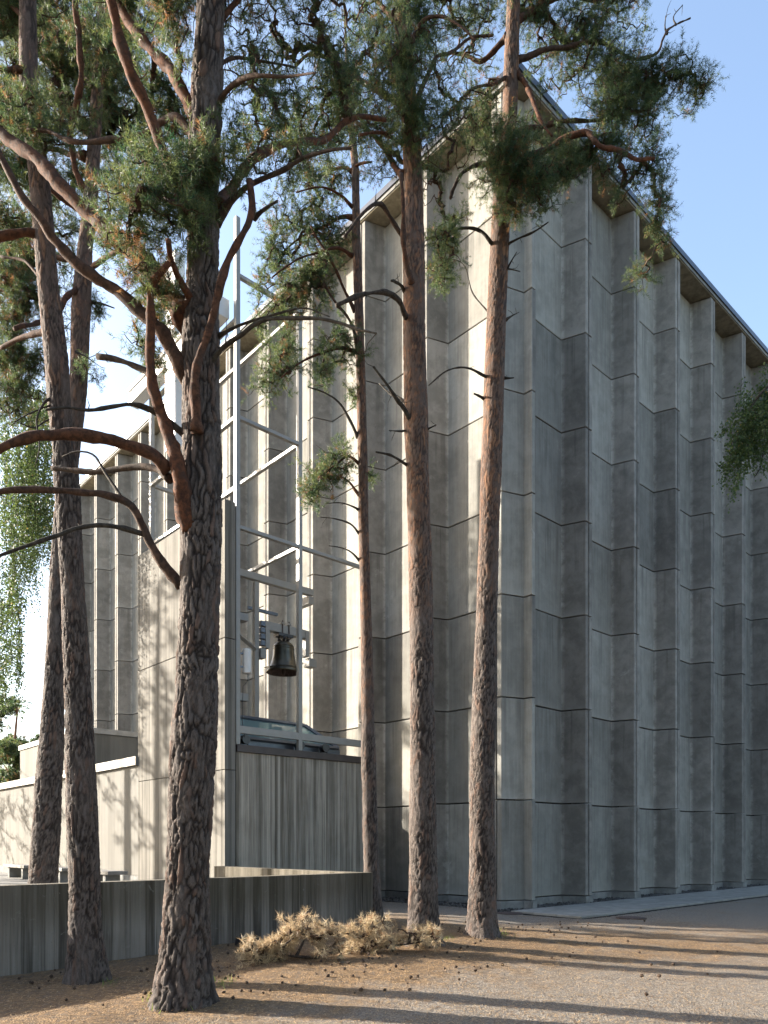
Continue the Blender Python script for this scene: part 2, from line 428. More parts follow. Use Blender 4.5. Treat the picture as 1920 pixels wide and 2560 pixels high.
I = (np.arange(ny - 1)[:, None] * nx + np.arange(nx - 1)[None]).ravel()
me = np_mesh('ground', q, np.stack([I, I + 1, I + nx + 1, I + nx], 1), True, {'litter': lit})
g = link('ground', me, mat=M['ground']); tag(g, 'gravel and pine needle ground under the trees', 'ground', kind='structure')

# raised terrace behind the low wall
mb = MB(); mb.box(-30, -.36, -4.84, 24, -.4, .5, lambda x, y, z: T(x, y, z))
tag(mb.build('terrace', M['terrace']), 'raised paved terrace behind the low wall', 'terrace', kind='structure')

# paved strip along the right wall: real slabs
strip = empty('paved_path', RW(0, -1.1, 0), RZR); tag(strip, 'strip of pale concrete slabs along the right wall', 'path', kind='structure')
bed = MB(); bed.box(-1.02, 24.0, -.93, .95, -.3, -.012); bed.build('bed', M['dark'], strip, loc=(0, 0, 0), rz=0)
sm = MB(); sm.box(0, .985, 0, .615, -.05, .035, None, .006); sme = sm.mesh('paving_slab'); sme.materials.append(M['slab'])
for r in range(3):
    for k in range(25):
        x0 = -1.0 + k * 1.0 - (.33 * r if k else .0)
        o = link('paving_slab', sme, strip, (x0 if k else -1.0 - .0 * r, -.92 + r * .625, random.uniform(-.003, .003)), random.uniform(-.003, .003))

# ------------------------------------------------------------------ the church
church = empty('church', RW(0, 0, 0)); tag(church, 'tall church with folded grey concrete panel walls behind the pines', 'church')
ZJ = [.2] + [2.64 + 2.475 * k for k in range(7)] + [19.68]
D_, FL, SL, HB = .6, .14, .21, 1.232
def panel_mesh(h, x0=-HB, x1=HB, left=True, right=True):
    o = []; i = []
    th = .12; b = .012
    if left: o += [(x0, b), (x0 + b, 0), (x0 + FL - b, 0), (x0 + FL + .003, b), (x0 + FL + SL, D_)]
    else: o += [(x0, D_)]
    if right: o += [(x1 - FL - SL, D_), (x1 - FL - .003, b), (x1 - FL + b, 0), (x1 - b, 0), (x1, b)]
    else: o += [(x1, D_)]
    if right: i += [(x1, th), (x1 - FL + .06, th), (x1 - FL - SL + .09, D_ + th)]
    else: i += [(x1, D_ + th)]
    if left: i += [(x0 + FL + SL - .09, D_ + th), (x0 + FL - .06, th), (x0, th)]
    else: i += [(x0, D_ + th)]
    poly = o + i; m = MB(); n = len(poly); g_ = .016
    zs = [g_, g_ + .012, h - g_ - .012, h - g_]
    for k, zz in enumerate(zs):
        ins = .010 if k in (0, 3) else 0
        m.v += [(x, y + (ins if j < len(o) else 0), zz) for j, (x, y) in enumerate(poly)]
    for k in range(3):
        for j in range(n): m.f.append((k * n + j, k * n + (j + 1) % n, (k + 1) * n + (j + 1) % n, (k + 1) * n + j))
    m.f.append(tuple(range(n - 1, -1, -1))); m.f.append(tuple(range(3 * n, 4 * n)))
    me = m.mesh('panel'); me.materials.append(M['precast']); return me
cache = {}
def panel(h, *a):
    k = (round(h, 3),) + a
    if k not in cache: cache[k] = panel_mesh(h, *a)
    return cache[k]
NR_, NL_ = 10, 11
def place(name, me, w, rz):
    o = link(name, me); o.parent = church
    cl = church.location; o.location = (w[0] - cl[0], w[1] - cl[1], w[2] - cl[2]); o.rotation_euler = (0, 0, rz); return o
for r in range(8):
    h = ZJ[r + 1] - ZJ[r]
    for k in range(NR_): place('panel', panel(h), RW(1.25 + 2.5 * k, random.uniform(-.004, .004), ZJ[r]), RZR)
    for k in range(NL_): place('panel', panel(h), LW(.6 + 1.25 + 2.5 * k, random.uniform(-.004, .004), ZJ[r]), RZL)
    # short piece that closes the corner (flange towards the left wall only)
    place('panel', panel(h, -.585, .0, True, False), LW(0, 0, ZJ[r]), RZL)
# plinth pieces following the folds
def plinth_mesh(left=True, right=True, x0=-HB, x1=HB):
    e = .03; o = []
    if left: o += [(x0 - .012, -e), (x0 + FL + e * .5, -e), (x0 + FL + SL + e * .8, D_ - e)]
    else: o += [(x0, D_ - e)]
    if right: o += [(x1 - FL - SL - e * .8, D_ - e), (x1 - FL - e * .5, -e), (x1 + .012, -e)]
    else: o += [(x1, D_ - e)]
    poly = o + [(o[-1][0], D_ + .1), (o[0][0], D_ + .1)]
    m = MB(); m.prism(poly, -.35, .2); me = m.mesh('plinth'); me.materials.append(M['plinth']); return me
pm = plinth_mesh(); pc = plinth_mesh(True, False, -.585, .0)
for k in range(NR_): place('plinth', pm, RW(1.25 + 2.5 * k, 0, -.012 * random.random()), RZR)
for k in range(NL_): place('plinth', pm, LW(.6 + 1.25 + 2.5 * k, 0, -.012 * random.random()), RZL)
place('plinth', pc, LW(0, 0, -.004), RZL)
# dark core behind the joints, roof with soffit, concrete lip and metal edge
def both(a): return a
cR, cL = 2.5 * NR_, .6 + 2.5 * NL_
def corner_poly(off):
    """L-shaped outline of the building at inward offset off from both proud planes"""
    A = LW(cL - off, off + 0, 0)[:2]
    # intersection of offset lines: P0 is the intersection of both proud planes
    B = (P0 + off * nL + off * nR)
    Cc = RW(cR, off, 0)[:2]
    Dd = (np.array(Cc) + nR * 18); Ee = np.array(A) + nL * 12
    return [tuple(A), tuple(B), tuple(Cc), tuple(Dd), tuple(Ee)]
def wpr(name, poly, z0, z1, mat):
    m = MB(); cl = church.location
    m.prism([(x - cl[0], y - cl[1]) for x, y in poly], z0, z1)
    o = link(name, m.mesh(name), mat=mat); o.parent = church; return o
core = wpr('core_wall', corner_poly(.76), -.2, 19.70, M['dark'])
roof = wpr('roof', corner_poly(-.02), 19.70, 19.86, M['soffit'])
lip = []
def edge_strip(name, off0, off1, z0, z1, mat, parent):
    o_, i_ = corner_poly(off0), corner_poly(off1)
    m = MB(); cl = church.location; pts = [(x - cl[0], y - cl[1]) for x, y in (o_[0], o_[1], o_[2], i_[2], i_[1], i_[0])]
    m.prism(pts, z0, z1); o = link(name, m.mesh(name), mat=mat); o.parent = parent; return o
edge_strip('eaves_lip', -.05, .10, 19.73, 19.83, M['plinth'], roof)
edge_strip('metal_edge', -.09, .35, 19.832, 20.00, M['flash'], roof)
# far end return of the left wall
def frp(t0, t1, d0, d1): return [LW(t0, d0, 0)[:2], LW(t1, d0, 0)[:2], LW(t1, d1, 0)[:2], LW(t0, d1, 0)[:2]]
wpr('end_wall', frp(cL + .002, cL + .14, 0, 10), -.2, 19.68, M['precast'])

# ------------------------------------------------------------------ bell tower
tower = empty('bell_tower', T(0, 0, 0), RZT); tag(tower, 'bell tower of concrete slab and pale steel frame with white cross', 'bell tower')
def tb(name, x0, x1, y0, y1, z0, z1, mat, parent=None, bev=.006):
    m = MB(); m.box(x0, x1, y0, y1, z0, z1, None, bev)
    o = link(name, m.mesh(name), mat=mat); o.parent = parent or tower; return o
SLL = 4.46
for z0, z1 in ((-.2, 3.215), (3.23, 6.14), (6.155, 9.22)):
    tb('slab_wall', 0, .27, 0, SLL, z0, z1, M['board_light'], bev=.008)
tb('slab_core', .03, .24, .03, SLL - .03, 0, 9.1, M['dark'], bev=0)
# front wall: strips of differing depth like the boards it was cast against
def board_face(x0, x1, z0, z1, depth, seed, w=.085, amp=.006, back=.25):
    rnd = random.Random(seed); m = MB(); x = x0; xs = [x0]
    while x < x1 - w * .6:
        x += w * rnd.uniform(.6, 1.35); xs.append(min(x, x1))
    xs[-1] = x1; prev = None
    front = []
    for a, b in zip(xs[:-1], xs[1:]):
        y = rnd.uniform(-amp, amp); front += [(a + .0015, y), (b - .0015, y)]
    poly = front + [(x1, back), (x0, back)]
    n = len(poly); m.v += [(x, y + depth, z0) for x, y in poly] + [(x, y + depth, z1) for x, y in poly]
    for i in range(n): m.f.append((i, (i + 1) % n, n + (i + 1) % n, n + i))
    m.f.append(tuple(range(n, 2 * n))); return m
SW = 4.35
m = board_face(.295, SW, -.2, 3.64, .012, 5); o = link('front_wall', m.mesh('front_wall'), mat=M['board_front']); o.parent = tower
tb('side_wall', SW - .25, SW - .002, .262, 3.2, -.2, 3.64, M['board_front'])
tb('roof_deck', .3, SW - .26, .265, 3.2, 3.3, 3.55, M['dark'], bev=0)
tb('coping', .30, SW + .03, -.035, .30, 3.643, 3.81, M['brown_metal'])
# steel frame
CW = .052; s1, s2, s3, L0, L1 = .365, 2.09, 4.22, .09, 4.42
Hs = [4.16, 8.73, 11.2, 13.6]; TOP = 15.7
for s, L, zt in ((s1, L0, TOP), (s2, L0, TOP - 1.2), (s3, L0, 8.8), (s1, L1, 13.55), (s2, L1, TOP - 1.2)):
    zb = 3.82 if L == L0 else 3.56
    tb('column', s - CW, s + CW, L - CW, L + CW, zb, zt, M['paint'])
bh = .042
def beam_s(sa, sb, L, z, h=bh, w=.05, mat=None): tb('beam', sa, sb, L - w, L + w, z - h, z + h, mat or M['paint'])
def beam_L(La, Lb, s, z, h=bh, w=.05): tb('beam', s - w, s + w, La, Lb, z - h, z + h, M['paint'])
g0 = CW + .002
beam_s(s1 + g0, s2 - g0, L0, Hs[0], .085); beam_s(s2 + g0, SW - .02, L0, Hs[0], .085)
beam_s(s1 + g0, s2 - g0, L0, Hs[1]); beam_s(s2 + g0, s3 - g0, L0, Hs[1])
beam_s(s1 + g0, s2 - g0, L0, Hs[2])
beam_s(s1 + g0, s2 - g0, L0, TOP - 1.3)
for zz in (Hs[1], Hs[2], TOP - 1.3):
    beam_L(L0 + g0, L1 - g0, s2, zz); beam_s(s1 + g0, s2 - g0, L1, min(zz, 13.4))
for zz in (9.6, Hs[2], 13.4): beam_L(L0 + g0, L1 - g0, s1, zz)
# white cross hung on the frame, equal arms, channel shaped
zc = 13.68; cr = MB()
o = tb('cross', s1 - .36, s1 - .09, 2.38, 2.90, 11.38, 16.15, M['cross'], bev=.01)
for a, b in ((.28, 2.378), (2.902, 5.05)):
    x = tb('cross_arm', s1 - .36, s1 - .09, a, b, zc - .22, zc + .22, M['cross'], bev=.01)
    x.parent = o
    tb('cross_flange', s1 - .40, s1 - .364, a, b, zc + .13, zc + .24, M['cross'], o); tb('cross_flange', s1 - .40, s1 - .364, a, b, zc - .24, zc - .10, M['cross'], o)
# inner bell frame
LB = 1.2
beam_s(s1 + .1, 3.31, LB, 8.17, .085, .07)
tb('bracket', 3.14, 3.30, LB - .08, LB + .4, 7.85, 8.055, M['paint'])
tb('post', 1.51, 1.63, LB - .06, LB + .06, 3.56, 8.055, M['paint'])
tb('post', .86, .98, LB + .5, LB + .62, 3.56, 8.5, M['dsteel']); tb('post', 1.08, 1.16, LB + .52, LB + .60, 3.56, 8.5, M['paint'])
tb('stub_beam', .44, 1.2, LB - .25, LB + .0, 6.95, 7.13, M['paint']); tb('stub_beam', .44, 1.2, LB - .25, LB + .0, 5.02, 5.2, M['paint'])
m = MB(); m.tube([(.45, LB - .1, 6.95), (1.5, LB - .1, 6.35)], [.06, .06], 4); o = link('brace', m.mesh('brace'), mat=M['paint']); o.parent = tower
tb('bearing_box', 1.64, 1.80, LB - .12, LB + .10, 6.18, 6.42, M['paint'])
tb('bearing_box', 3.12, 3.36, LB - .12, LB + .12, 6.20, 6.42, M['paint'])
tb('end_plate', 1.80, 1.92, LB - .10, LB + .10, 6.45, 7.12, M['paint']); tb('end_plate', 3.02, 3.14, LB - .10, LB + .10, 6.45, 7.12, M['paint'])
for k in range(4): tb('louvre', 1.66, 1.78, LB - .11, LB + .05, 6.5 + .16 * k, 6.62 + .16 * k, M['dsteel'], bev=0)
tb('rail', 1.7, 2.6, LB + .55, LB + .62, 7.55, 7.63, M['dsteel'])
# bell (hangs from the frame): yoke, crown, body, clapper
bs = 2.40; bell = empty('bell', T(bs, LB, 5.93), RZT); tag(bell, 'bronze church bell hanging in the steel frame', 'bell')
def pb(name, mb_, mat, parent=bell, smooth=False):
    o = link(name, mb_.mesh(name, smooth), mat=mat); o.parent = parent; return o
prof = [(.435, 0), (.445, .02), (.43, .055), (.385, .13), (.335, .22), (.30, .32), (.278, .44), (.268, .56), (.262, .64), (.25, .70), (.215, .745), (.14, .775), (0.02, .785)]
inner = [(.435, 0), (.41, .02), (.35, .12), (.29, .25), (.255, .45), (.235, .66), (.02, .70)]
m = MB(); m.lathe(prof, (0, 0, 0), 48); pb('bell_body', m, M['bronze'], smooth=True)
m = MB(); m.lathe(inner[::-1], (0, 0, .001), 40); pb('bell_inside', m, M['iron'], smooth=True)
for zz, rr in ((.09, .415), (.115, .397), (.60, .268), (.66, .262)):
    m = MB(); a = np.linspace(0, 2 * np.pi, 41); m.tube(np.stack([rr * np.cos(a), rr * np.sin(a), np.full(41, zz)], 1), np.full(41, .010), 6, False); pb('moulding', m, M['bronze'], smooth=True)
m = MB()
for a in np.linspace(0, 2 * np.pi, 7)[:-1]:
    m.tube([(.05 * math.cos(a), .05 * math.sin(a), .77), (.15 * math.cos(a), .15 * math.sin(a), .85), (.10 * math.cos(a), .10 * math.sin(a), .96), (.03 * math.cos(a), .03 * math.sin(a), .98)], [.03, .03, .03, .03], 6)
pb('crown', m, M['black'])
m = MB(); m.tube([(0, 0, .7), (0, 0, .16), (0, 0, .02), (0, 0, -.06)], [.018, .025, .055, .03], 10); pb('clapper', m, M['iron'], smooth=True)
m = MB(); m.box(-.60, .64, -.09, .09, .985, 1.20, None, .006); yo = pb('yoke', m, M['paint'])
for dx in (-.10, .10):
    m = MB(); m.tube([(dx, -.10, .93), (dx, -.10, 1.30)], [.016, .016], 8); pb('bolt', m, M['iron'], yo)
    m = MB(); m.box(dx - .04, dx + .04, -.14, .14, 1.205, 1.25, None, .004); pb('clamp_plate', m, M['paint'], yo)
m = MB(); m.box(-.22, .22, -.12, .12, .90, .983, None, .006); pb('clamp', m, M['black'], yo)
# tilted skylight on the tower roof
sk = MB()
def quadbar(a, b, r): sk.tube([a, b], [r, r], 4)
A1, A2, B1, B2 = (.50, 1.05, 4.62), (2.95, 1.05, 4.62), (.62, .42, 4.02), (3.55, .42, 4.02)
for a, b in ((A1, A2), (B1, B2), (A1, B1), (A2, B2)): quadbar(a, b, .065)
o = link('skylight_frame', sk.mesh('skylight_frame'), mat=M['dsteel']); o.parent = tower
m = MB(); off = (0, .03, .03)
m.add([A1, A2, B2, B1, tuple(np.add(A1, (0, .02, -.02))), tuple(np.add(A2, (0, .02, -.02))), tuple(np.add(B2, (0, .02, -.02))), tuple(np.add(B1, (0, .02, -.02)))],
      [(0, 3, 2, 1), (4, 5, 6, 7), (0, 1, 5, 4), (1, 2, 6, 5), (2, 3, 7, 6), (3, 0, 4, 7)])
g2 = link('pane', m.mesh('pane'), mat=M['glass']); g2.parent = o
m = MB(); m.prism([(.45, .40), (3.6, .40), (3.0, 1.10), (.45, 1.10)], 3.56, 3.99); x = link('skylight_curb', m.mesh('skylight_curb'), mat=M['dsteel']); x.parent = tower
# black floodlights on the parapet, round heads on a yoke
FLOODS = [(.62, 'leftmost black floodlight on the bell tower parapet under the bell'), (2.16, 'middle black floodlight on the bell tower parapet under the bell'), (2.92, 'rightmost black floodlight on the bell tower parapet under the bell')]
for s, lb in FLOODS:
    f = empty('floodlight', T(s, .20, 3.81), RZT); tag(f, lb, 'floodlight', 'floodlights on the parapet')
    m = MB(); m.box(-.10, .10, -.03, .03, 0, .02); m.box(-.10, -.085, -.02, .02, .02, .16); m.box(.085, .10, -.02, .02, .02, .16); pb('bracket', m, M['black'], f)
    m = MB(); m.tube([(0, -.10, .15), (0, -.07, .15), (0, .06, .15), (0, .10, .15)], [.105, .11, .10, .05], 16); h_ = pb('lamp_head', m, M['black'], f)
# pale equipment box beside the steel column, with cable
bx = empty('equipment_box', T(.62, .09, 5.45), RZT); tag(bx, 'pale rounded equipment box fixed beside the steel column', 'box')
m = MB(); m.tube([(0, 0, 0), (0, 0, .02), (0, 0, .52), (0, 0, .56)], [.09, .105, .105, .09], 18); pb('casing', m, M['cross'], bx)
m = MB(); m.box(-.19, -.10, -.02, .02, .42, .46); m.box(-.19, -.10, -.02, .02, .12, .16); pb('bracket', m, M['dsteel'], bx)
m = MB(); m.tube([(.03, 0, 0), (.03, 0, -.15), (-.10, .0, -.3), (-.12, 0, -1.1), (-.05, 0, -1.45)], [.008] * 5, 6); pb('cable', m, M['black'], bx)

# ------------------------------------------------------------------ low wing, rear block, low wall, benches
wing = empty('annex_wing', T(0, SLL, 0), RZT); tag(wing, 'low pale concrete panel wing left of the tower slab', 'building')
def wb(name, x0, x1, y0, y1, z0, z1, mat, parent, bev=.006):
    m = MB(); m.box(x0, x1, y0, y1, z0, z1, None, bev); o = link(name, m.mesh(name), mat=mat); o.parent = parent; return o
pmw = MB(); pmw.box(0, .12, .006, 1.066, .72, 3.66, None, .006); pwme = pmw.mesh('panel'); pwme.materials.append(M['smooth'])
for k in range(18): o = link('panel', pwme); o.parent = wing; o.location = (.03 + random.uniform(-.003, .003), .012 + k * 1.072, 0)
wb('plinth', .01, .14, .012, 19.3, .3, .715, M['plinth'], wing)
wb('core_wall', .16, 5.2, .012, 19.3, .3, 3.6, M['dark'], wing, 0)
wb('coping', -.07, .45, .006, 19.4, 3.665, 3.90, M['zinc'], wing)
wb('roof', .452, 5.2, .012, 19.3, 3.6, 3.72, M['flash'], wing, 0)
blk = empty('rear_block', T(1.5, 12.4, 3.7), RZT); tag(blk, 'sunlit pale block rising behind the low wing', 'building')
wb('wall', 0, 3.4, 0, 7.2, .03, 1.86, M['smooth'], blk); wb('coping', -.05, 3.45, -.05, 7.25, 1.862, 2.06, M['zinc'], blk)

lw = empty('low_wall', T(-.1, -5.05, 0), RZT); tag(lw, 'low dark mossy concrete wall crossing behind the front pines', 'wall')
m = board_face(-24, 0, -.6, 1.096, .0, 21, .14, .006, .22)
o = link('front_leg', m.mesh('front_leg'), mat=M['low_wall']); o.parent = lw
# the return leg towards the tower
m = MB(); m.box(-.22, 0.0, .224, 4.95, -.6, 1.093, None, .008); o = link('return_leg', m.mesh('return_leg'), mat=M['low_wall']); o.parent = lw

for L0_, L1_, lb in ((9.2, 11.3, 'stone bench by the low wing, far end of the row'), (6.0, 8.3, 'stone bench by the low wing, between two trunks'), (2.9, 4.4, 'stone bench by the low wing, nearest the tower slab')):
    b = empty('bench', T(-1.2, L0_, .5), RZT); tag(b, lb, 'bench', 'benches along the wing')
    wb('seat', -.24, .24, 0, L1_ - L0_, .33, .42, M['wood'], b, .01)
    for y in (.3, L1_ - L0_ - .45): wb('leg', -.18, .18, y, y + .15, 0, .328, M['plinth'], b)

# pebbles in the wall recesses (uncountable)
def pebbles(n, seed):
    rg = np.random.default_rng(seed); ico = np.array([(0, 0, 1), (.9, 0, .1), (.28, .85, .1), (-.72, .53, .1), (-.72, -.53, .1), (.28, -.85, .1), (0, 0, -1)])
    tri = np.array([(0, 1, 2), (0, 2, 3), (0, 3, 4), (0, 4, 5), (0, 5, 1), (6, 2, 1), (6, 3, 2), (6, 4, 3), (6, 5, 4), (6, 1, 5)])
    t = np.where(rg.random(n) < .7, rg.uniform(.1, 15, n), rg.uniform(-9, .3, n)); pos = np.zeros((n, 3))
    for i in range(n):
        if t[i] > .1: p = RW(t[i], rg.uniform(-.12, .55), 0)
        else: p = LW(-t[i] + rg.uniform(0, .3), rg.uniform(-.75, .55), 0)
        pos[i] = p
    pos[:, 2] = gz(pos[:, 0], pos[:, 1]) + rg.uniform(-.05, .02, n)
    sc = rg.uniform(.018, .055, n)[:, None] * np.stack([rg.uniform(.7, 1.3, n), rg.uniform(.7, 1.3, n), rg.uniform(.5, .9, n)], 1)
    a = rg.uniform(0, 6.28, n); V = ico[None] * sc[:, None]; c, s = np.cos(a)[:, None], np.sin(a)[:, None]
    V = np.stack([V[..., 0] * c - V[..., 1] * s, V[..., 0] * s + V[..., 1] * c, V[..., 2]], -1) + pos[:, None]
    return V.reshape(-1, 3), (tri[None] + 7 * np.arange(n)[:, None, None]).reshape(-1, 3)
V, F = pebbles(7000, 5); tag(link('pebbles', np_mesh('pebbles', V, F), mat=M['pebble']), 'dark pebble bed at the foot of the church walls', 'pebbles', kind='stuff')
# iron covers in the gravel
for i, (px, py, lb) in enumerate(((1272, 2284, 'round rusty iron cover beside the church corner'), (1578, 2297, 'round rusty iron cover in the gravel before the slabs'))):
    Y = 1.6 * FPX / (py - HY); w = P(px, py, Y); zz = float(gz(w[0], w[1])) + .016
    c = empty('manhole_cover', (w[0], w[1], zz)); tag(c, lb, 'manhole cover')
    m = MB(); a = np.linspace(0, 2 * np.pi, 33)[:-1]; m.prism([(.31 * math.cos(k), .31 * math.sin(k)) for k in a], -.03, 0); pb('rim', m, M['iron'], c)
    m = MB(); m.prism([(.26 * math.cos(k), .26 * math.sin(k)) for k in a], -.02, .006); pb('lid', m, M['iron'], c)
# floodlight at the foot of the low wall
w = P(600, 2360, 10.3); zz = float(gz(w[0], w[1]))
f = empty('ground_floodlight', (w[0], w[1], zz), R(40)); tag(f, 'black floodlight box leaning at the foot of the low wall', 'floodlight')
m = MB(); m.box(-.07, .07, -.05, .05, .03, .15, lambda x, y, z: (x + .25 * z, y, z), .008); pb('housing', m, M['black'], f)
m = MB(); m.tube([(0, 0, -.02), (0.01, 0, .06)], [.015, .015], 8); pb('spike', m, M['black'], f)

# ------------------------------------------------------------------ trees
BIG = []                                                            # triangle bookkeeping
def trunk_mesh(name, rows, Y, ztop, zo, base_z, seg=64, dz=.03, plate=.055, depth=.020, seed=0, lean=0.0):
    """rows: (xl, xr, y) photo edges of the trunk from base to top; extended to height ztop"""
    pts = []
    for xl, xr, y in rows:
        c = P((xl + xr) / 2, y, Y); pts.append((c[0], c[1], c[2], (xr - xl) / 2 / FPX * Y))
    pts = np.array(pts)
    last = pts[-1]; d = (pts[-1] - pts[-3]) / max(.01, pts[-1][2] - pts[-3][2])
    if ztop > last[2] + .3:
        for f in (.35, .7, 1.0):
            h = (ztop - last[2]) * f; pts = np.vstack([pts, (last[0] + d[0] * h * .6, last[1], last[2] + h, last[3] * (1 - .85 * f))])
    b = pts[0].copy(); b[2] = base_z - .25; b[3] *= 1.12
    b[0] = pts[0][0]
    pts = np.vstack([b, pts])
    n = int((pts[-1][2] - pts[0][2]) / dz); zs = np.linspace(pts[0][2], pts[-1][2], n)
    cl = np.stack([np.interp(zs, pts[:, 2], pts[:, k]) for k in range(4)], 1)
    k = np.ones(9) / 9
    for c in (0, 1, 3): cl[:, c] = np.convolve(np.pad(cl[:, c], 4, mode='edge'), k, 'valid')
    a = np.arange(seg) * 2 * np.pi / seg
    ca, sa = np.cos(a), np.sin(a); rad = cl[:, 3]
    q = np.stack([(rad[:, None] * ca).ravel() + 7 * seed, (rad[:, None] * sa).ravel(), np.repeat(cl[:, 2], seg)], 1)
    warp = np.stack([vnoise(q * 6, 31 + seed), vnoise(q * 6, 32 + seed), vnoise(q * (6, 6, 3), 33 + seed)], 1) - .5
    F1, F2, ID = worley(q / (plate, plate, plate * 5.2) + warp * (2.0, 2.0, 1.3), seed)
    F1b, F2b, _ = worley(q / (plate * .45, plate * .45, plate * 1.1) + warp * 2, seed + 9)
    wv = vnoise(q * (5, 5, 2.2), 70 + seed); cr = (1 - sstep(.02, .10 + .26 * wv, F2 - F1)) * (.35 + .65 * sstep(.25, .55, vnoise(q * (9, 9, 3), 71 + seed)))
    up = sstep(zo[0], zo[1], q[:, 2] + .8 * (vnoise(q * 1.5, 8) - .5))
    amp = depth * (1 - .50 * up)
    root = np.exp(-np.maximum(0, q[:, 2] - base_z) / .26)
    flare = root * (.16 + .34 * (vnoise(np.stack([np.tile(ca, n) * 1.6, np.tile(sa, n) * 1.6, np.full(n * seg, seed * 3.)], 1), 5) - .3))
    lump = (vnoise(q * (3.2, 3.2, 1.6), 40 + seed) - .5) * .11
    disp = -amp * cr + amp * .45 * (ID - .5) - amp * .3 * (1 - sstep(.02, .25, F2b - F1b)) * (1 - up) + (flare + lump) * np.repeat(rad, seg)
    rr = np.repeat(rad, seg) + disp
    V = np.stack([np.repeat(cl[:, 0], seg) + rr * np.tile(ca, n), np.repeat(cl[:, 1], seg) + rr * np.tile(sa, n), np.repeat(cl[:, 2], seg)], 1)
    i = np.arange(n - 1)[:, None] * seg; j = np.arange(seg)[None]; kx = (j + 1) % seg
    F = np.stack([i + j, i + kx, i + seg + kx, i + seg + j], -1).reshape(-1, 4)
    me = np_mesh(name, V, F, True, {'crack': np.clip(cr * .95, 0, 1), 'plate': ID})
    return me, cl

def limb(pts3, r0, r1, dead=0.0, seed=0, seg=9):
    """pts3 (n,3) control points; returns mesh arrays and the centre line"""
    L = np.sum(np.linalg.norm(np.diff(pts3, axis=0), axis=1)); n = max(6, int(L / .055))
    c = catmull(pts3, n); t = np.linspace(0, 1, n)
    rg = np.random.default_rng(seed)
    wob = np.stack([vnoise(np.stack([t * L * 2.2, np.full(n, 3. * k), np.full(n, seed * 1.3)], 1), 50 + k) - .5 for k in range(3)], 1)
    c = c + wob * np.minimum(1, t * 6)[:, None] * min(.10, .035 * L)
    r = (r0 + (r1 - r0) * t ** .8) * (1 + .45 * np.exp(-t * L / .10)) * (1 + .34 * (vnoise(np.stack([t * L * 5., np.full(n, 2.), np.full(n, seed * .7)], 1), 77) - .5))
    ce = np.vstack([c[0] - (c[1] - c[0]) * .1, c, c[-1] + (c[-1] - c[-2]) * .1]); re_ = np.concatenate([[.0005], r, [.0005]])
    V, F = tube_arrays(ce, re_, seg)
    N = V - np.repeat(ce, seg, 0); N /= np.linalg.norm(N, axis=1, keepdims=True) + 1e-9
    V = V + N * ((vnoise(V * 22, 61) - .5) * .40 + (vnoise(V * 8, 63) - .5) * .45 + (vnoise(V * 60, 62) - .5) * .2)[:, None] * np.repeat(re_, seg)[:, None]
    return V, F, c, r

def needles(pos, dirs, n_per, ln, wd, axl, rg, dead, droop=.0):
    """bottle-brush shoots: pos/dirs (k,3)"""
    k = len(pos)
    if k == 0: return np.zeros((0, 3)), np.zeros(0), np.zeros(0)
    d = dirs / (np.linalg.norm(dirs, axis=1, keepdims=True) + 1e-9)
    ref = np.where(np.abs(d[:, 2:3]) < .9, np.array([[0, 0, 1.]]), np.array([[1., 0, 0]])); u = np.cross(d, ref); u /= np.linalg.norm(u, axis=1, keepdims=True); w = np.cross(d, u)
    t = rg.random((k, n_per)); a = rg.uniform(0, 2 * np.pi, (k, n_per)); sp = rg.uniform(.55, 1.05, (k, n_per))
    al = axl * rg.uniform(.7, 1.3, (k, 1)); base = pos[:, None] + d[:, None] * (t * al)[..., None]
    nd = d[:, None] * (1.15 - sp)[..., None] * 1.2 + (np.cos(a) * sp)[..., None] * u[:, None] + (np.sin(a) * sp)[..., None] * w[:, None]
    nd += rg.normal(0, .12, nd.shape); nd[..., 2] -= droop; nd /= np.linalg.norm(nd, axis=2, keepdims=True)
    l = ln * rg.uniform(.7, 1.2, (k, n_per)); tip = base + nd * l[..., None]
    sd = np.cross(nd, rg.normal(0, 1, nd.shape)); sd /= np.linalg.norm(sd, axis=2, keepdims=True) + 1e-9
    V = np.stack([base - sd * wd / 2, base + sd * wd / 2, tip], 2).reshape(-1, 3)
    tint = np.clip(rg.normal(.45, .22, (k, 1)) + rg.normal(0, .18, (k, n_per)), 0, 1)
    dd = np.clip((rg.random((k, 1)) < dead.reshape(k, 1)) * rg.uniform(.6, 1, (k, n_per)) + (rg.random((k, n_per)) < .02) * .5, 0, 1)
    return V, np.repeat(tint.ravel(), 3), np.repeat(dd.ravel(), 3)

def grow(skel, targets, maxlen=1.6):
    """join scattered points to a skeleton, nearest first -> node list and parents"""
    nodes = np.empty((len(skel) + len(targets), 3)); nodes[:len(skel)] = skel; par = np.full(len(nodes), -1); n = len(skel)
    # nearest-first (Prim): distance of every target to the growing set
    rem = np.ones(len(targets), bool); best = np.full(len(targets), 1e9); bi = np.zeros(len(targets), int)
    for i in range(len(targets)):
        d = np.linalg.norm(skel - targets[i], axis=1); bi[i] = d.argmin(); best[i] = d[bi[i]]
    order = []; idx = []
    pen = best.copy()
    for _ in range(len(targets)):
        i = np.argmin(np.where(rem, best, 1e9)); rem[i] = False
        nodes[n] = targets[i]; par[n] = bi[i]; order.append(n); idx.append(i)
        d = np.linalg.norm(targets - targets[i], axis=1) * 1.0
        up = rem & (d < best); best[up] = d[up]; bi[up] = n; n += 1
    return nodes[:n], par[:n], np.array(idx)

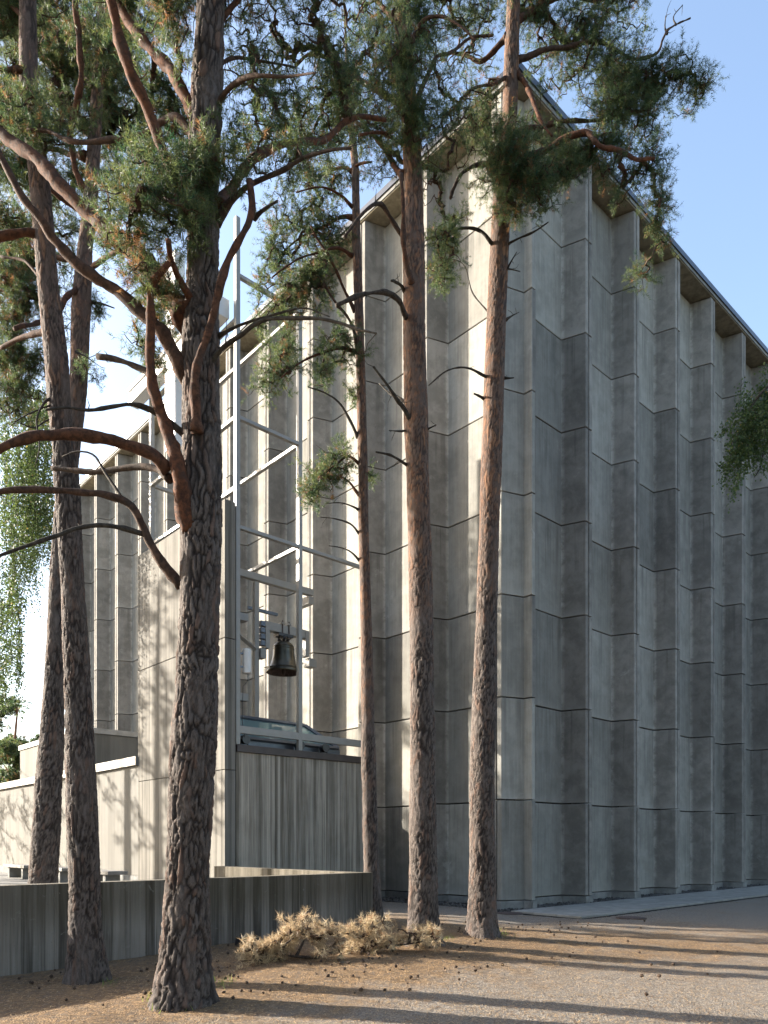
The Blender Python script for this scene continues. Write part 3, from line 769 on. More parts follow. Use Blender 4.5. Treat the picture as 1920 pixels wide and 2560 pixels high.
def crown(tree, skel, blobs, Y, seed, mat, ln=.058, wd=.0048, n_per=38, per_node=3, twmat=None, xyz=False, axl=.15, thick=1.0, mult=2.7):
    """blobs: (cx, cy, rx, ry, dY, nodes, deadshare) in photo pixels around distance Y+dY"""
    rg = np.random.default_rng(seed); tg = []; dead = []; bare = []
    for b in blobs:
        cx, cy, rx, ry, dY, n, dd = b; n = int(n * mult)
        if xyz: c = np.array((cx, cy, dY)); ex, ey, ez = rx, rx, ry
        else:
            c = P(cx, cy, Y + dY); ex, ez = rx / FPX * (Y + dY), ry / FPX * (Y + dY); ey = max(.30, .75 * ex)
        # points strung along fronds that leave the middle, so the outline stays ragged
        nf = max(3, n // 6); st_ = rg.normal(0, .34, (nf, 3)); en = rg.normal(0, 1, (nf, 3)); en /= np.linalg.norm(en, axis=1, keepdims=True); en *= rg.uniform(.5, 1.65, (nf, 1))
        en[:, 2] -= .12; pick = rg.integers(0, nf, n); u_ = rg.random((n, 1)) ** .7
        p = st_[pick] * (1 - u_) + en[pick] * u_ + rg.normal(0, .13, (n, 3))
        tg.append(c + p * (ex, ey, ez)); dead += [max(dd, .04)] * n; bare += [-dd if dd < 0 else .12] * n
    tg = np.vstack(tg); dead = np.array(dead); bare = rg.random(len(dead)) < np.array(bare)
    nodes, par, idx = grow(skel, tg); dead = dead[idx]; bare = bare[idx]
    ns = len(skel); K = len(nodes); child = np.zeros(K)
    for i in range(K - 1, ns - 1, -1):
        child[i] += 1
        if par[i] >= ns: child[par[i]] += child[i]
    # twigs: 3-sided, bowed
    e = np.arange(ns, K); a, b = nodes[par[e]], nodes[e]; dv = b - a; ln_ = np.linalg.norm(dv, axis=1, keepdims=True) + 1e-6
    midp = (a + b) / 2 + np.stack([rg.normal(0, .07, len(e)), rg.normal(0, .07, len(e)), rg.normal(.05, .07, len(e))], 1) * ln_
    r1 = (.0022 + .0021 * np.sqrt(child[e])) * thick; r0 = r1 * 1.3
    dn = dv / ln_; ref = np.where(np.abs(dn[:, 2:3]) < .9, np.array([[0, 0, 1.]]), np.array([[1., 0, 0]])); u = np.cross(dn, ref); u /= np.linalg.norm(u, axis=1, keepdims=True) + 1e-9; w = np.cross(dn, u)
    rings = []
    for c_, r_ in ((a, r0), (midp, (r0 + r1) / 2), (b, r1 * .8)):
        for k in range(3):
            an = 2 * np.pi * k / 3; rings.append(c_ + r_[:, None] * (math.cos(an) * u + math.sin(an) * w))
    V = np.stack(rings, 1).reshape(-1, 3); f = []
    for s in (0, 3):
        for k in range(3): f.append((s + k, s + (k + 1) % 3, s + 3 + (k + 1) % 3, s + 3 + k))
    F = (np.array(f)[None] + 9 * np.arange(len(e))[:, None, None]).reshape(-1, 4)
    o = link('twigs', np_mesh('twigs', V, F, True, {'dead': np.full(len(V), .55)}), tree, mat=M['limb']); o['kind'] = 'stuff'
    # shoots
    pos, dr, dl = [], [], []
    for k in range(per_node):
        jit = rg.normal(0, 1, dv.shape); d = dn * .8 + jit * .55 + np.array((0, 0, .25)); d /= np.linalg.norm(d, axis=1, keepdims=True)
        at = b if k == 0 else a + (b - a) * rg.uniform(.35, 1.0, (len(e), 1))
        pos.append(at + d * rg.uniform(0, .05, (len(e), 1))); dr.append(d); dl.append(np.where(bare, -1, dead))
    pos, dr, dl = np.vstack(pos), np.vstack(dr), np.concatenate(dl); kp = dl >= 0
    V, ti, dd = needles(pos[kp], dr[kp], n_per, ln, wd, axl, rg, dl[kp])
    F = np.arange(len(V)).reshape(-1, 3); BIG.append(len(F))
    return link('crown', np_mesh('crown', V, F, False, {'tint': ti, 'dead': dd}), tree, mat=mat)

def pine(label, rows, Y, base_y, ztop, zo, limbs, blobs, seed, seg=56, dz=.035, plate=.055, depth=.018, n_per=38, group='pines in front of the church', **kw):
    c0 = rows[0]; bx_ = ((c0[0] + c0[1]) / 2 - CX) / FPX * Y; bz = float(gz(bx_, Y)) if kw.get('bz') is None else kw['bz']
    t = empty('pine_tree', (bx_, Y, bz)); tag(t, label, 'pine', group)
    me, cl = trunk_mesh('trunk', rows, Y, ztop, zo, bz, seg, dz, plate, depth, seed)
    link('trunk', me, t, mat=mat_bark('pine_bark', zo[0], zo[1], orange=kw.get('orange', (.175, .090, .054)))); BIG.append(2 * len(me.polygons))
    sk = [cl[:, :3][cl[:, 2] > kw.get('skel_from', zo[0])][::6]]
    for i, lb in enumerate(limbs):
        pts, w0, w1, dY, dead = lb[:5]; n = len(pts); f = np.linspace(0, 1, n)
        p3 = np.array([P(x, y, Y + dY * (k ** 1.0) + (lb[5] if len(lb) > 5 else 0)) for (x, y), k in zip(pts, f)])
        V, F, c, r = limb(p3, w0 / 2 / FPX * Y, w1 / 2 / FPX * Y, dead, seed * 20 + i)
        nm = 'dead_branch' if dead > .7 else 'branch'
        o = link(nm, np_mesh(nm, V, F, True, {'dead': np.full(len(V), dead)}), t, mat=M['limb']); BIG.append(2 * len(F))
        if dead > .55:                                              # short snags along dead wood
            rg = np.random.default_rng(seed * 31 + i); m = MB()
            for k in range(max(2, int(len(c) / 9))):
                j = rg.integers(2, len(c)); d = rg.normal(0, 1, 3); d /= np.linalg.norm(d); L_ = rg.uniform(.05, .22)
                m.tube([c[j], c[j] + d * L_ * .6, c[j] + d * L_ + rg.normal(0, .02, 3)], [max(.004, r[j] * .35), .004, .002], 4, False)
            me2 = m.mesh('snag'); a_ = me2.attributes.new('dead', 'FLOAT', 'POINT'); a_.data.foreach_set('value', [1.0] * len(me2.vertices))
            s_ = link('snag', me2, None, mat=M['limb']); s_.parent = o; s_.matrix_parent_inverse = (o.matrix_parent_inverse.copy() if False else Matrix.Identity(4)); s_.location = (0, 0, 0); s_['kind'] = 'stuff'
        if dead < .9: sk.append(c[max(1, len(c) // 5)::3])
    if blobs: crown(t, np.vstack(sk), blobs, Y, seed + 100, M['needle'], n_per=n_per, **{k: v for k, v in kw.items() if k in ('ln', 'wd', 'per_node', 'axl', 'thick', 'mult')})
    return t

# --- the big forked pine in front
pine('thick forked dark-barked pine with many limbs, largest in front',
     [(390, 526, 2502), (402, 524, 2360), (414, 525, 2190), (420, 530, 2070), (425, 538, 1900), (432, 543, 1800), (437, 546, 1720), (451, 550, 1490), (451, 553, 1316), (457, 553, 1179), (457, 547, 1005), (457, 550, 831), (466, 547, 658), (472, 547, 463), (475, 555, 290), (483, 558, 145), (492, 561, 0)],
     7.04, 2502, 14.0, (8.0, 12.0),
     [([(470, 800), (440, 760), (400, 710), (358, 654), (301, 602), (231, 538), (156, 463), (75, 376), (0, 315), (-90, 240)], 50, 26, .8, .15),
      ([(470, 940), (452, 924), (399, 837), (324, 768), (231, 687), (145, 600), (116, 555), (58, 486), (0, 388), (-60, 300)], 34, 16, -.5, .45),
      ([(480, 1320), (463, 1290), (449, 1219), (430, 1138), (406, 1057), (387, 975), (380, 894), (378, 826), (379, 745), (390, 704), (411, 682), (430, 658)], 42, 16, -.35, .0, -.10),
      ([(384, 945), (368, 932), (320, 912), (280, 900), (241, 894)], 15, 12, .1, .8, -.25),
      ([(460, 1084), (417, 1051), (379, 1027), (336, 1015), (287, 1021), (227, 1030), (170, 1024), (118, 1030)], 17, 5, -.6, 1.0),
      ([(420, 1175), (390, 1146), (336, 1116), (276, 1097), (200, 1087), (116, 1089), (35, 1109), (-40, 1145)], 30, 20, -.6, .25, -.15),
      ([(424, 1198), (401, 1176), (363, 1164), (317, 1165), (254, 1172), (200, 1176), (130, 1173)], 20, 13, .5, .75, -.12),
      ([(455, 1465), (405, 1408), (370, 1350), (347, 1304), (312, 1252), (255, 1232), (197, 1228), (139, 1226), (0, 1238), (-60, 1245)], 22, 12, -.5, .55),
      ([(359, 1336), (312, 1319), (249, 1313), (191, 1321), (145, 1339), (87, 1359), (0, 1388), (-50, 1405)], 12, 8, -.5, 1.0, -.12),
      ([(318, 1260), (290, 1225), (260, 1184), (231, 1138), (190, 1130), (156, 1142)], 9, 3, .3, 1.0, -.15),
      ([(545, 520), (556, 492), (579, 440), (625, 405), (683, 376), (752, 365), (810, 347), (856, 312), (903, 295), (960, 300)], 30, 10, .9, .15),
      ([(540, 560), (579, 503), (625, 463), (694, 428), (752, 393), (822, 379), (880, 372)], 17, 5, -.6, .75),
      ([(490, 1080), (493, 1020), (495, 976), (503, 901), (521, 831), (544, 745), (573, 652), (613, 579), (631, 521), (628, 463)], 26, 15, -.25, .3, -.20),
      ([(636, 545), (660, 525), (695, 503)], 10, 4, -.2, 1.0, -.3),
      ([(515, 950), (550, 878), (602, 837), (665, 802), (741, 797), (839, 802), (903, 814), (949, 831)], 17, 4, -.9, 1.0),
      ([(545, 840), (602, 814), (694, 788), (760, 775), (820, 790)], 9, 2.5, -.5, 1.0),
      ([(500, 300), (486, 283), (463, 231), (428, 168), (388, 127), (347, 81), (312, 40), (280, -10), (240, -80)], 34, 20, .5, .05),
      ([(478, 560), (450, 480), (420, 400), (399, 353), (370, 278), (347, 214), (324, 150), (301, 69), (284, 0), (262, -80)], 32, 24, -.5, .05, -.05),
      ([(490, 345), (472, 324), (446, 304), (411, 307), (370, 330), (312, 347), (243, 359), (185, 353), (127, 336), (64, 333)], 20, 9, .8, .5),
      ([(535, 280), (561, 231), (602, 202), (648, 188), (741, 184), (790, 190)], 14, 4, -.6, .6),
      ([(540, 200), (567, 145), (625, 139), (683, 150), (741, 174)], 11, 4, .6, .6),
      ([(520, 90), (556, 40), (610, -20), (660, -70)], 20, 10, .3, .2),
      ([(505, 790), (470, 735), (445, 690), (428, 650), (420, 600)], 24, 12, -.6, .1)],
     [(430, 430, 120, 85, -.3, 46, -.2), (390, 520, 115, 80, -.4, 40, -.2), (500, 395, 80, 70, -.5, 26, -.2), (370, 600, 90, 60, -.2, 24, -.2), (300, 560, 60, 60, -.1, 14, -.4), (470, 500, 50, 70, -.5, 18, -.2),
      (352, 690, 58, 62, -.4, 24, .35), (356, 850, 32, 44, .2, 14, .1), (400, 780, 40, 50, .3, 18, .4),
      (420, 40, 75, 70, -.3, 34, .25), (330, 30, 60, 60, .5, 26, .1), (410, 240, 70, 80, .7, 34, .05),
      (650, 110, 110, 80, .4, 26, -.7), (700, 270, 80, 60, .5, 18, -.6), (780, 60, 110, 70, .6, 34, -.55), (600, 330, 40, 36, .1, 9, .0),
      (760, 320, 90, 50, .8, 30, .05), (860, 230, 70, 70, .8, 40, -.3), (720, 400, 60, 36, -.3, 14, .1),
      (600, 50, 66, 56, 0.3, 15, -.72), (680, 30, 66, 56, 0.8, 15, -.72), (610, 200, 66, 56, 0.5, 15, -.72), (690, 190, 66, 56, 0.9, 15, -.72), (760, 130, 66, 56, 1.0, 15, -.72), (830, 110, 66, 56, 0.8, 15, -.72), (860, 40, 66, 56, 0.9, 15, -.72), (700, 330, 66, 56, 0.7, 15, -.72), (640, 260, 66, 56, 0.4, 15, -.72), (790, 250, 66, 56, 0.9, 15, -.72), (600, 420, 66, 56, 0.5, 15, -.72), (360, 380, 62, 52, 0.9, 16, .05), (330, 470, 62, 52, 0.9, 16, .05), (440, 330, 62, 52, 1.0, 16, .05), (500, -170, 200, 130, 0, 150, .05), (300, -150, 130, 110, .5, 80, .05), (720, -140, 120, 90, .4, 70, .05)],
     3, seg=110, dz=.020, plate=.048, depth=.022, n_per=40, skel_from=7.0, orange=(.13, .082, .062))

# --- two leaning pines on the left
pine('slender pine at the left leaning left, rooted before the low wall',
     [(172, 266, 2450), (175, 250, 2300), (174, 249, 2190), (168, 243, 2050), (165, 238, 1920), (161, 223, 1663), (154, 212, 1480), (147, 203, 1345), (139, 200, 1236), (132, 190, 1120), (124, 180, 1063), (113, 168, 889), (95, 145, 716), (84, 136, 579), (69, 119, 405), (49, 95, 231), (49, 90, 0)],
     8.27, 2450, 15.5, (5.4, 8.2),
     [([(75, 170), (50, 172), (0, 174), (-60, 176)], 16, 12, -.3, .2),
      ([(110, 590), (69, 579), (0, 593), (-70, 610)], 22, 20, -.3, .1),
      ([(130, 720), (100, 690), (60, 650), (0, 640)], 10, 6, .4, .5),
      ([(125, 830), (80, 838), (40, 850), (0, 870)], 16, 10, .5, .3),
      ([(160, 975), (130, 1010), (100, 1022), (60, 1040), (36, 1055)], 7, 2, -.3, 1.0),
      ([(155, 1000), (120, 1000), (95, 1045), (98, 1110), (88, 1160)], 7, 2, -.4, 1.0),
      ([(190, 880), (215, 890), (235, 905)], 5, 2, -.2, 1.0),
      ([(70, 60), (40, 20), (10, 0), (-40, -30)], 14, 9, .4, .1)],
     [(30, 60, 60, 55, .3, 40, .05), (20, 250, 55, 40, -.2, 24, .1), (30, 560, 48, 55, .3, 24, .25), (75, 310, 70, 40, -.4, 34, .1),
      (-60, 420, 70, 120, .2, 60, .1), (80, -160, 200, 120, 0, 130, .05), (-120, -60, 120, 120, .2, 80, .05)],
     5, seg=72, dz=.024, plate=.036, depth=.014, skel_from=8.0, orange=(.16, .105, .085))
pine('slender pine behind the low wall crossing behind its leaning neighbour',
     [(68, 145, 2260), (72, 143, 2205), (77, 147, 2120), (86, 152, 2000), (100, 158, 1850), (115, 163, 1650), (122, 168, 1480), (131, 172, 1345), (150, 196, 1150), (174, 217, 970), (179, 226, 773), (197, 231, 600), (202, 238, 579), (217, 249, 405), (229, 258, 231), (240, 264, 100), (246, 268, 0)],
     11.2, 2260, 17.0, (6.6, 9.5),
     [([(215, 480), (190, 430), (178, 372), (170, 330), (185, 260), (200, 202), (200, 116), (197, 0), (196, -60)], 16, 12, -.8, .05),
      ([(212, 390), (180, 388), (150, 378), (110, 370)], 16, 10, .6, .2),
      ([(225, 540), (180, 515), (150, 495), (120, 470)], 14, 9, -.5, .2),
      ([(205, 655), (170, 647), (135, 642), (90, 640), (40, 630)], 14, 10, .6, .3),
      ([(200, 720), (170, 745), (130, 785), (90, 810), (40, 825)], 16, 10, -1.2, .2),
      ([(205, 700), (240, 660), (270, 640), (310, 620)], 14, 10, -.8, .2),
      ([(215, 755), (250, 758), (285, 770)], 8, 3, .4, .3),
      ([(160, 1040), (120, 1050), (85, 1070), (50, 1060)], 8, 3, -.6, 1.0)],
     [(130, 110, 75, 95, .2, 80, .12), (250, 100, 60, 80, -.4, 70, .08), (160, 40, 90, 60, .6, 55, .1), (60, 320, 70, 60, .5, 45, .1), (145, 300, 80, 50, -.3, 46, .05),
      (250, 230, 50, 70, .2, 50, .05), (330, 210, 50, 60, .5, 26, .05), (30, 430, 60, 60, .4, 34, .1), (120, 430, 70, 50, .5, 22, .05),
      (40, 700, 62, 75, .2, 66, .12), (35, 830, 60, 85, .3, 66, .15), (30, 960, 48, 75, .4, 40, .2), (230, 755, 36, 40, .2, 18, .0), (150, 560, 70, 50, .5, 26, .1), (280, 560, 40, 50, .4, 12, .0),
      (20, 20, 80, 70, 0.4, 44, -.15), (100, 30, 80, 70, 0.6, 44, -.15), (180, 90, 80, 70, 0.9, 44, -.15), (290, 40, 80, 70, 0.9, 44, -.15), (330, 110, 80, 70, 0.8, 44, -.15), (60, 150, 80, 70, 0.5, 44, -.15), (130, 200, 80, 70, 0.9, 44, -.15), (210, 170, 80, 70, 0.7, 44, -.15), (300, 180, 80, 70, 1.0, 44, -.15), (20, 270, 80, 70, 0.6, 44, -.15), (190, 250, 80, 70, 0.6, 44, -.15), (270, 320, 80, 70, 0.9, 44, -.15), (340, 300, 80, 70, 1.0, 44, -.15), (30, 380, 80, 70, 0.6, 44, -.15), (100, 480, 80, 70, 0.8, 44, -.15), (180, 450, 80, 70, 0.9, 44, -.15), (270, 430, 80, 70, 1.0, 44, -.15), (50, 560, 80, 70, 0.6, 44, -.15), (110, 640, 80, 70, 0.8, 44, -.15), (10, 640, 80, 70, 0.5, 44, -.15), (10, 740, 80, 70, 0.6, 44, -.15), (85, 760, 80, 70, 0.5, 44, -.15), (20, 890, 80, 70, 0.4, 44, -.15), (75, 900, 80, 70, 0.6, 44, -.15), (20, 1010, 80, 70, 0.4, 44, -.15), (222, 920, 14, 34, -.3, 8, .0), (150, -180, 220, 130, 0, 120, .05), (-60, 250, 70, 160, .3, 60, .05)],
     6, seg=64, dz=.030, plate=.042, depth=.015, skel_from=8.5, bz=.5, orange=(.17, .098, .072))

# --- the thin pine beside the end of the low wall
pine('thinnest pine at the end of the low wall with hanging boughs',
     [(916, 958, 2310), (912, 954, 2260), (908, 948, 2160), (906, 944, 2074), (903, 940, 1900), (903, 933, 1663), (898, 926, 1431), (895, 922, 1316), (896, 920, 1179), (893, 917, 1063), (891, 914, 947), (885, 909, 773), (880, 902, 600), (880, 900, 520), (879, 898, 417), (872, 888, 330), (866, 880, 250)],
     13.3, 2310, 16.8, (2.8, 6.0),
     [([(888, 780), (860, 720), (835, 660), (800, 600), (780, 560)], 9, 4, -.6, .2),
      ([(895, 880), (885, 830), (865, 790), (830, 740), (800, 700), (784, 690)], 9, 4, -.4, .6),
      ([(885, 545), (860, 540), (820, 560), (760, 590), (700, 640)], 10, 4, .5, .1),
      ([(880, 640), (850, 622), (800, 630), (740, 650), (680, 700)], 8, 3, -.8, .1),
      ([(893, 880), (850, 870), (790, 890), (740, 915), (700, 950)], 9, 3, -.6, .1),
      ([(896, 1095), (880, 1060), (850, 1010), (815, 985), (770, 967)], 8, 3, -.4, 1.0),
      ([(899, 1160), (870, 1140), (840, 1160), (810, 1185)], 7, 3, -.3, .2),
      ([(900, 1240), (870, 1200), (835, 1190), (800, 1200)], 6, 3, .3, .2),
      ([(897, 1275), (880, 1265), (850, 1255), (815, 1258)], 5, 2, -.3, 1.0),
      ([(898, 1335), (875, 1310), (835, 1297), (800, 1292)], 6, 2, -.4, 1.0),
      ([(900, 1403), (875, 1380), (850, 1370), (822, 1365)], 6, 2, -.3, 1.0),
      ([(880, 430), (860, 420), (820, 430), (770, 450)], 9, 4, .4, .0), ([(880, 425), (900, 410), (930, 405)], 8, 4, -.2, .0), ([(882, 520), (850, 490), (800, 470), (740, 480)], 8, 3, -.5, .1)],
     [(690, 640, 55, 80, .2, 60, .05), (760, 560, 85, 55, .3, 70, .05), (760, 680, 70, 70, -.2, 60, .08), (720, 760, 55, 60, 0, 34, .1), (830, 600, 50, 70, .2, 34, .08), (810, 720, 36, 50, 0, 18, .1),
      (690, 930, 48, 60, -.3, 48, .05), (720, 860, 34, 40, -.1, 16, .05), (835, 870, 48, 50, -.2, 40, .05), (810, 940, 36, 26, -.2, 14, .0), (885, 980, 16, 22, 0, 7, .0),
      (815, 1180, 55, 50, -.1, 42, .08), (785, 1230, 32, 40, -.1, 18, .1), (850, 1140, 36, 26, 0, 12, .1), (928, 1175, 16, 26, .2, 6, .05),
      (850, 430, 70, 50, .1, 34, .1), (780, 460, 60, 50, .2, 30, .05), (880, 330, 60, 60, 0, 26, .05), (870, 240, 40, 60, 0, 18, .0), (640, 800, 26, 40, 0, 7, .0), (650, 720, 26, 40, .1, 10, .0)],
     8, seg=40, dz=.045, plate=.04, depth=.010, skel_from=8.0, n_per=34, wd=.0065)

# --- the two tall pines before the corner
pine('tall straight pine left of the church corner, sunlit orange bark',
     [(1015, 1103, 2362), (1018, 1099, 2328), (1020, 1095, 2230), (1022, 1092, 2131), (1026, 1088, 1900), (1025, 1086, 1750), (1024, 1083, 1547), (1020, 1077, 1316), (1015, 1074, 1200), (1011, 1070, 1063), (1007, 1064, 831), (1006, 1062, 658), (1009, 1056, 463), (1003, 1047, 289), (989, 1032, 116), (986, 1027, 0)],
     10.4, 2362, 18.0, (3.6, 6.4),
     [([(1020, 795), (1013, 788), (995, 756), (960, 733), (903, 739), (839, 768)], 14, 8, -.9, .9),
      ([(1035, 1060), (1027, 1051), (1010, 1018), (995, 999), (975, 970), (935, 917)], 12, 6, -.5, 1.0),
      ([(1018, 1010), (995, 992), (975, 985), (948, 958)], 7, 4, .3, 1.0),
      ([(1020, 1075), (1000, 1078), (972, 1077)], 6, 3, -.3, 1.0),
      ([(1022, 1165), (1000, 1150), (975, 1138), (940, 1130)], 8, 4, -.4, 1.0),
      ([(1015, 735), (1005, 715), (985, 703), (978, 702)], 10, 5, -.4, 1.0),
      ([(1030, 710), (1020, 670), (1012, 608), (1008, 520), (1006, 428)], 13, 9, -.3, .3, -.2),
      ([(1012, 600), (1003, 584), (977, 538), (950, 505), (905, 540), (860, 595)], 13, 6, -.7, .7),
      ([(1010, 440), (990, 420), (960, 372), (930, 340), (880, 300)], 16, 8, .6, .2),
      ([(1012, 360), (985, 348), (950, 330), (900, 335)], 11, 6, -.6, .1),
      ([(1005, 260), (960, 240), (891, 185), (822, 145), (781, 133), (746, 168)], 16, 9, .7, .5),
      ([(1020, 130), (1035, 87), (1058, 52), (1105, 43), (1157, 69), (1190, 95)], 10, 5, -.5, .5),
      ([(1035, 300), (1055, 230), (1070, 179), (1099, 139), (1134, 130), (1180, 93), (1232, 87)], 14, 6, .6, .5),
      ([(1065, 1075), (1090, 1062)], 5, 3, -.2, 1.0), ([(1000, 60), (960, 20), (920, -30)], 14, 8, .3, .1)],
     [(1000, 170, 85, 80, -.3, 120, .05), (1050, 300, 80, 60, -.4, 95, .05), (950, 330, 60, 60, .2, 40, .1), (930, 120, 60, 90, .5, 40, -.5), (1120, 50, 80, 60, .4, 48, .05), (1060, 60, 60, 60, 0, 46, .05),
      (1110, 620, 50, 50, .6, 34, .05), (1140, 560, 30, 46, .6, 20, .0), (1090, 690, 36, 40, .6, 16, .0), (1130, 230, 80, 60, .5, 24, -.6), (1150, 330, 70, 60, .3, 36, -.3), (1080, 440, 55, 65, .4, 26, -.75), (960, 430, 50, 40, .3, 14, .1),
      (880, 330, 70, 60, .6, 26, -.5), (900, 30, 90, 60, .4, 34, -.5), (900, 180, 60, 52, 0.3, 16, -.6), (960, 60, 60, 52, 0.5, 16, -.6), (1080, 160, 60, 52, 0.4, 16, -.6), (1150, 150, 60, 52, 0.8, 16, -.6), (1200, 60, 60, 52, 0.6, 16, -.6), (1180, 240, 60, 52, 0.5, 16, -.6), (1000, 60, 60, 52, -0.4, 16, -.6), (900, 260, 60, 52, 0.8, 16, -.6), (1010, -150, 200, 130, 0, 150, .05), (1180, -120, 120, 90, .3, 60, .05), (830, -110, 110, 90, .3, 60, .05)],
     9, seg=72, dz=.026, plate=.038, depth=.014, skel_from=9.0, mult=2.2)
pine('tall straight pine directly before the church corner with boughs reaching right',
     [(1168, 1246, 2344), (1171, 1242, 2320), (1172, 1240, 2230), (1173, 1238, 2131), (1175, 1237, 1900), (1180, 1242, 1780), (1189, 1243, 1547), (1198, 1248, 1316), (1199, 1252, 1236), (1206, 1258, 1063), (1215, 1264, 831), (1223, 1271, 650), (1235, 1278, 463), (1255, 1293, 289), (1261, 1298, 116), (1267, 1301, 0)],
     11.5, 2344, 19.0, (4.4, 7.6),
     [([(1300, 410), (1319, 393), (1365, 370), (1411, 347), (1463, 336), (1498, 365), (1550, 376), (1591, 399), (1640, 400)], 20, 7, -.9, .15),
      ([(1290, 180), (1307, 197), (1330, 243), (1353, 301), (1380, 340)], 13, 7, -.5, .1),
      ([(1285, 330), (1380, 310), (1480, 300), (1562, 289), (1625, 272), (1660, 237)], 13, 5, .6, .3),
      ([(1290, 150), (1400, 120), (1500, 110), (1580, 150), (1643, 139), (1660, 107), (1677, 75), (1700, 57), (1727, 40)], 14, 4, .5, .6),
      ([(1690, 62), (1685, 40), (1707, 12)], 4, 2, .1, 1.0, .5), ([(1668, 85), (1662, 70), (1665, 40)], 4, 2, .1, 1.0, .5),
      ([(1270, 90), (1261, 98), (1232, 127), (1203, 150), (1170, 140), (1130, 133)], 14, 7, .4, .4),
      ([(1275, 190), (1240, 205), (1180, 230), (1110, 290)], 10, 4, -.5, .4),
      ([(1245, 460), (1215, 412), (1191, 411), (1165, 425), (1151, 440), (1135, 475), (1128, 498)], 12, 7, -.4, .7),
      ([(1235, 615), (1229, 608), (1203, 579), (1162, 570), (1116, 579), (1064, 602)], 10, 3, -.4, 1.0),
      ([(1262, 620), (1272, 608), (1300, 592), (1330, 579), (1371, 555)], 7, 3, -.3, 1.0),
      ([(1262, 690), (1275, 660), (1292, 630)], 5, 2, -.2, 1.0), ([(1262, 672), (1280, 674), (1300, 678)], 4, 2, .2, 1.0),
      ([(1222, 945), (1209, 938), (1162, 921), (1116, 930), (1073, 964)], 7, 3, -.4, 1.0),
      ([(1215, 1000), (1200, 990), (1185, 984)], 6, 4, -.1, 1.0), ([(1262, 945), (1275, 945), (1285, 944)], 5, 2, -.1, 1.0), ([(1236, 835), (1225, 790), (1190, 740), (1170, 700), (1150, 660), (1100, 655)], 5, 2, .5, 1.0),
      ([(1265, 800), (1280, 790), (1298, 780)], 5, 2, .1, 1.0),
      ([(1285, 60), (1340, 20), (1420, -10), (1500, 5)], 18, 10, .3, .1)],
     [(1270, 400, 75, 55, -.6, 130, .08), (1320, 450, 70, 45, -.6, 80, .08), (1235, 330, 60, 50, -.3, 44, .1), (1390, 430, 60, 40, -.3, 46, .05), (1440, 400, 60, 36, -.2, 40, .1), (1330, 300, 50, 50, .2, 20, .0),
      (1330, 20, 80, 50, .2, 66, .05), (1450, 60, 90, 50, .2, 70, .05), (1560, 20, 80, 36, .3, 46, .05), (1500, 140, 80, 60, .2, 84, .03), (1580, 190, 70, 60, 0, 90, .03), (1530, 270, 70, 60, 0, 90, .03), (1630, 200, 60, 40, .1, 56, .03), (1690, 195, 48, 36, .1, 34, .03), (1748, 220, 34, 44, .2, 22, .05), (1610, 290, 50, 44, 0, 36, .03),
      (1400, 160, 70, 70, .4, 22, -.75), (1520, 360, 60, 34, -.3, 40, .05), (1620, 400, 46, 40, -.5, 34, .05), (1640, 480, 34, 50, -.4, 26, .1), (1520, 440, 36, 40, -.3, 18, .1), (1560, 480, 40, 50, -.4, 20, -.6), (1650, 570, 28, 40, -.4, 14, .1), (1620, 640, 26, 40, -.4, 12, .1), (1670, 610, 18, 30, -.4, 7, .1),
      (1280, 510, 50, 40, -.5, 30, .1), (1350, 520, 40, 30, -.3, 14, .1), (1220, 230, 60, 60, .3, 18, .2), (1180, 130, 60, 52, 0.5, 16, -.6), (1230, 60, 60, 52, 0.4, 16, -.6), (1380, 60, 60, 52, 0.4, 16, -.6), (1400, 200, 60, 52, 0.5, 16, -.6), (1450, 220, 60, 52, 0.2, 16, -.6), (1360, 130, 60, 52, 0.5, 16, -.6), (1190, 330, 60, 52, 0.4, 16, -.6), (1300, -150, 200, 130, 0, 150, .05), (1500, -110, 130, 90, .3, 70, .05)],
     10, seg=72, dz=.026, plate=.038, depth=.014, skel_from=9.5, mult=2.3)

# --- pines outside the picture on the left whose crowns dapple the wall and the ground
def side_pine(x, y, h, seed, n, spread, label, group, ln=.10, wd=.012, npn=20, low=.42, sz=1.0, mult=1.0):
    t = empty('pine_tree', (x, y, 0)); tag(t, label, 'pine', group)
    m = MB(); c = [(x, y, -.2), (x + .1, y, h * .4), (x - .15, y + .1, h * .75), (x, y, h)]; c = catmull(c, 30); r = np.linspace(.22, .05, 30)
    V, F = tube_arrays(c, r, 14); link('trunk', np_mesh('trunk', V, F, True, {'crack': np.zeros(len(V)), 'plate': np.full(len(V), .5)}), t, mat=SIDE_BARK)
    rg = np.random.default_rng(seed); bl = []
    for k in range(n):
        a = rg.uniform(0, 6.28); zz = h * rg.uniform(low, 1.0); rr = spread * rg.uniform(.25, 1.0) * (1.15 - zz / h * .7)
        bl.append((x + rr * math.cos(a), y + rr * math.sin(a), sz * rg.uniform(.5, .95), sz * rg.uniform(.25, .45), zz, 26, .05))
    crown(t, c[10:, :3], bl, 0, seed, M['needle'], ln=ln, wd=wd, n_per=npn, per_node=3, xyz=True, axl=ln * 1.6, thick=1.6, mult=mult)
SIDE_BARK = mat_bark('pine_bark', 3, 7)
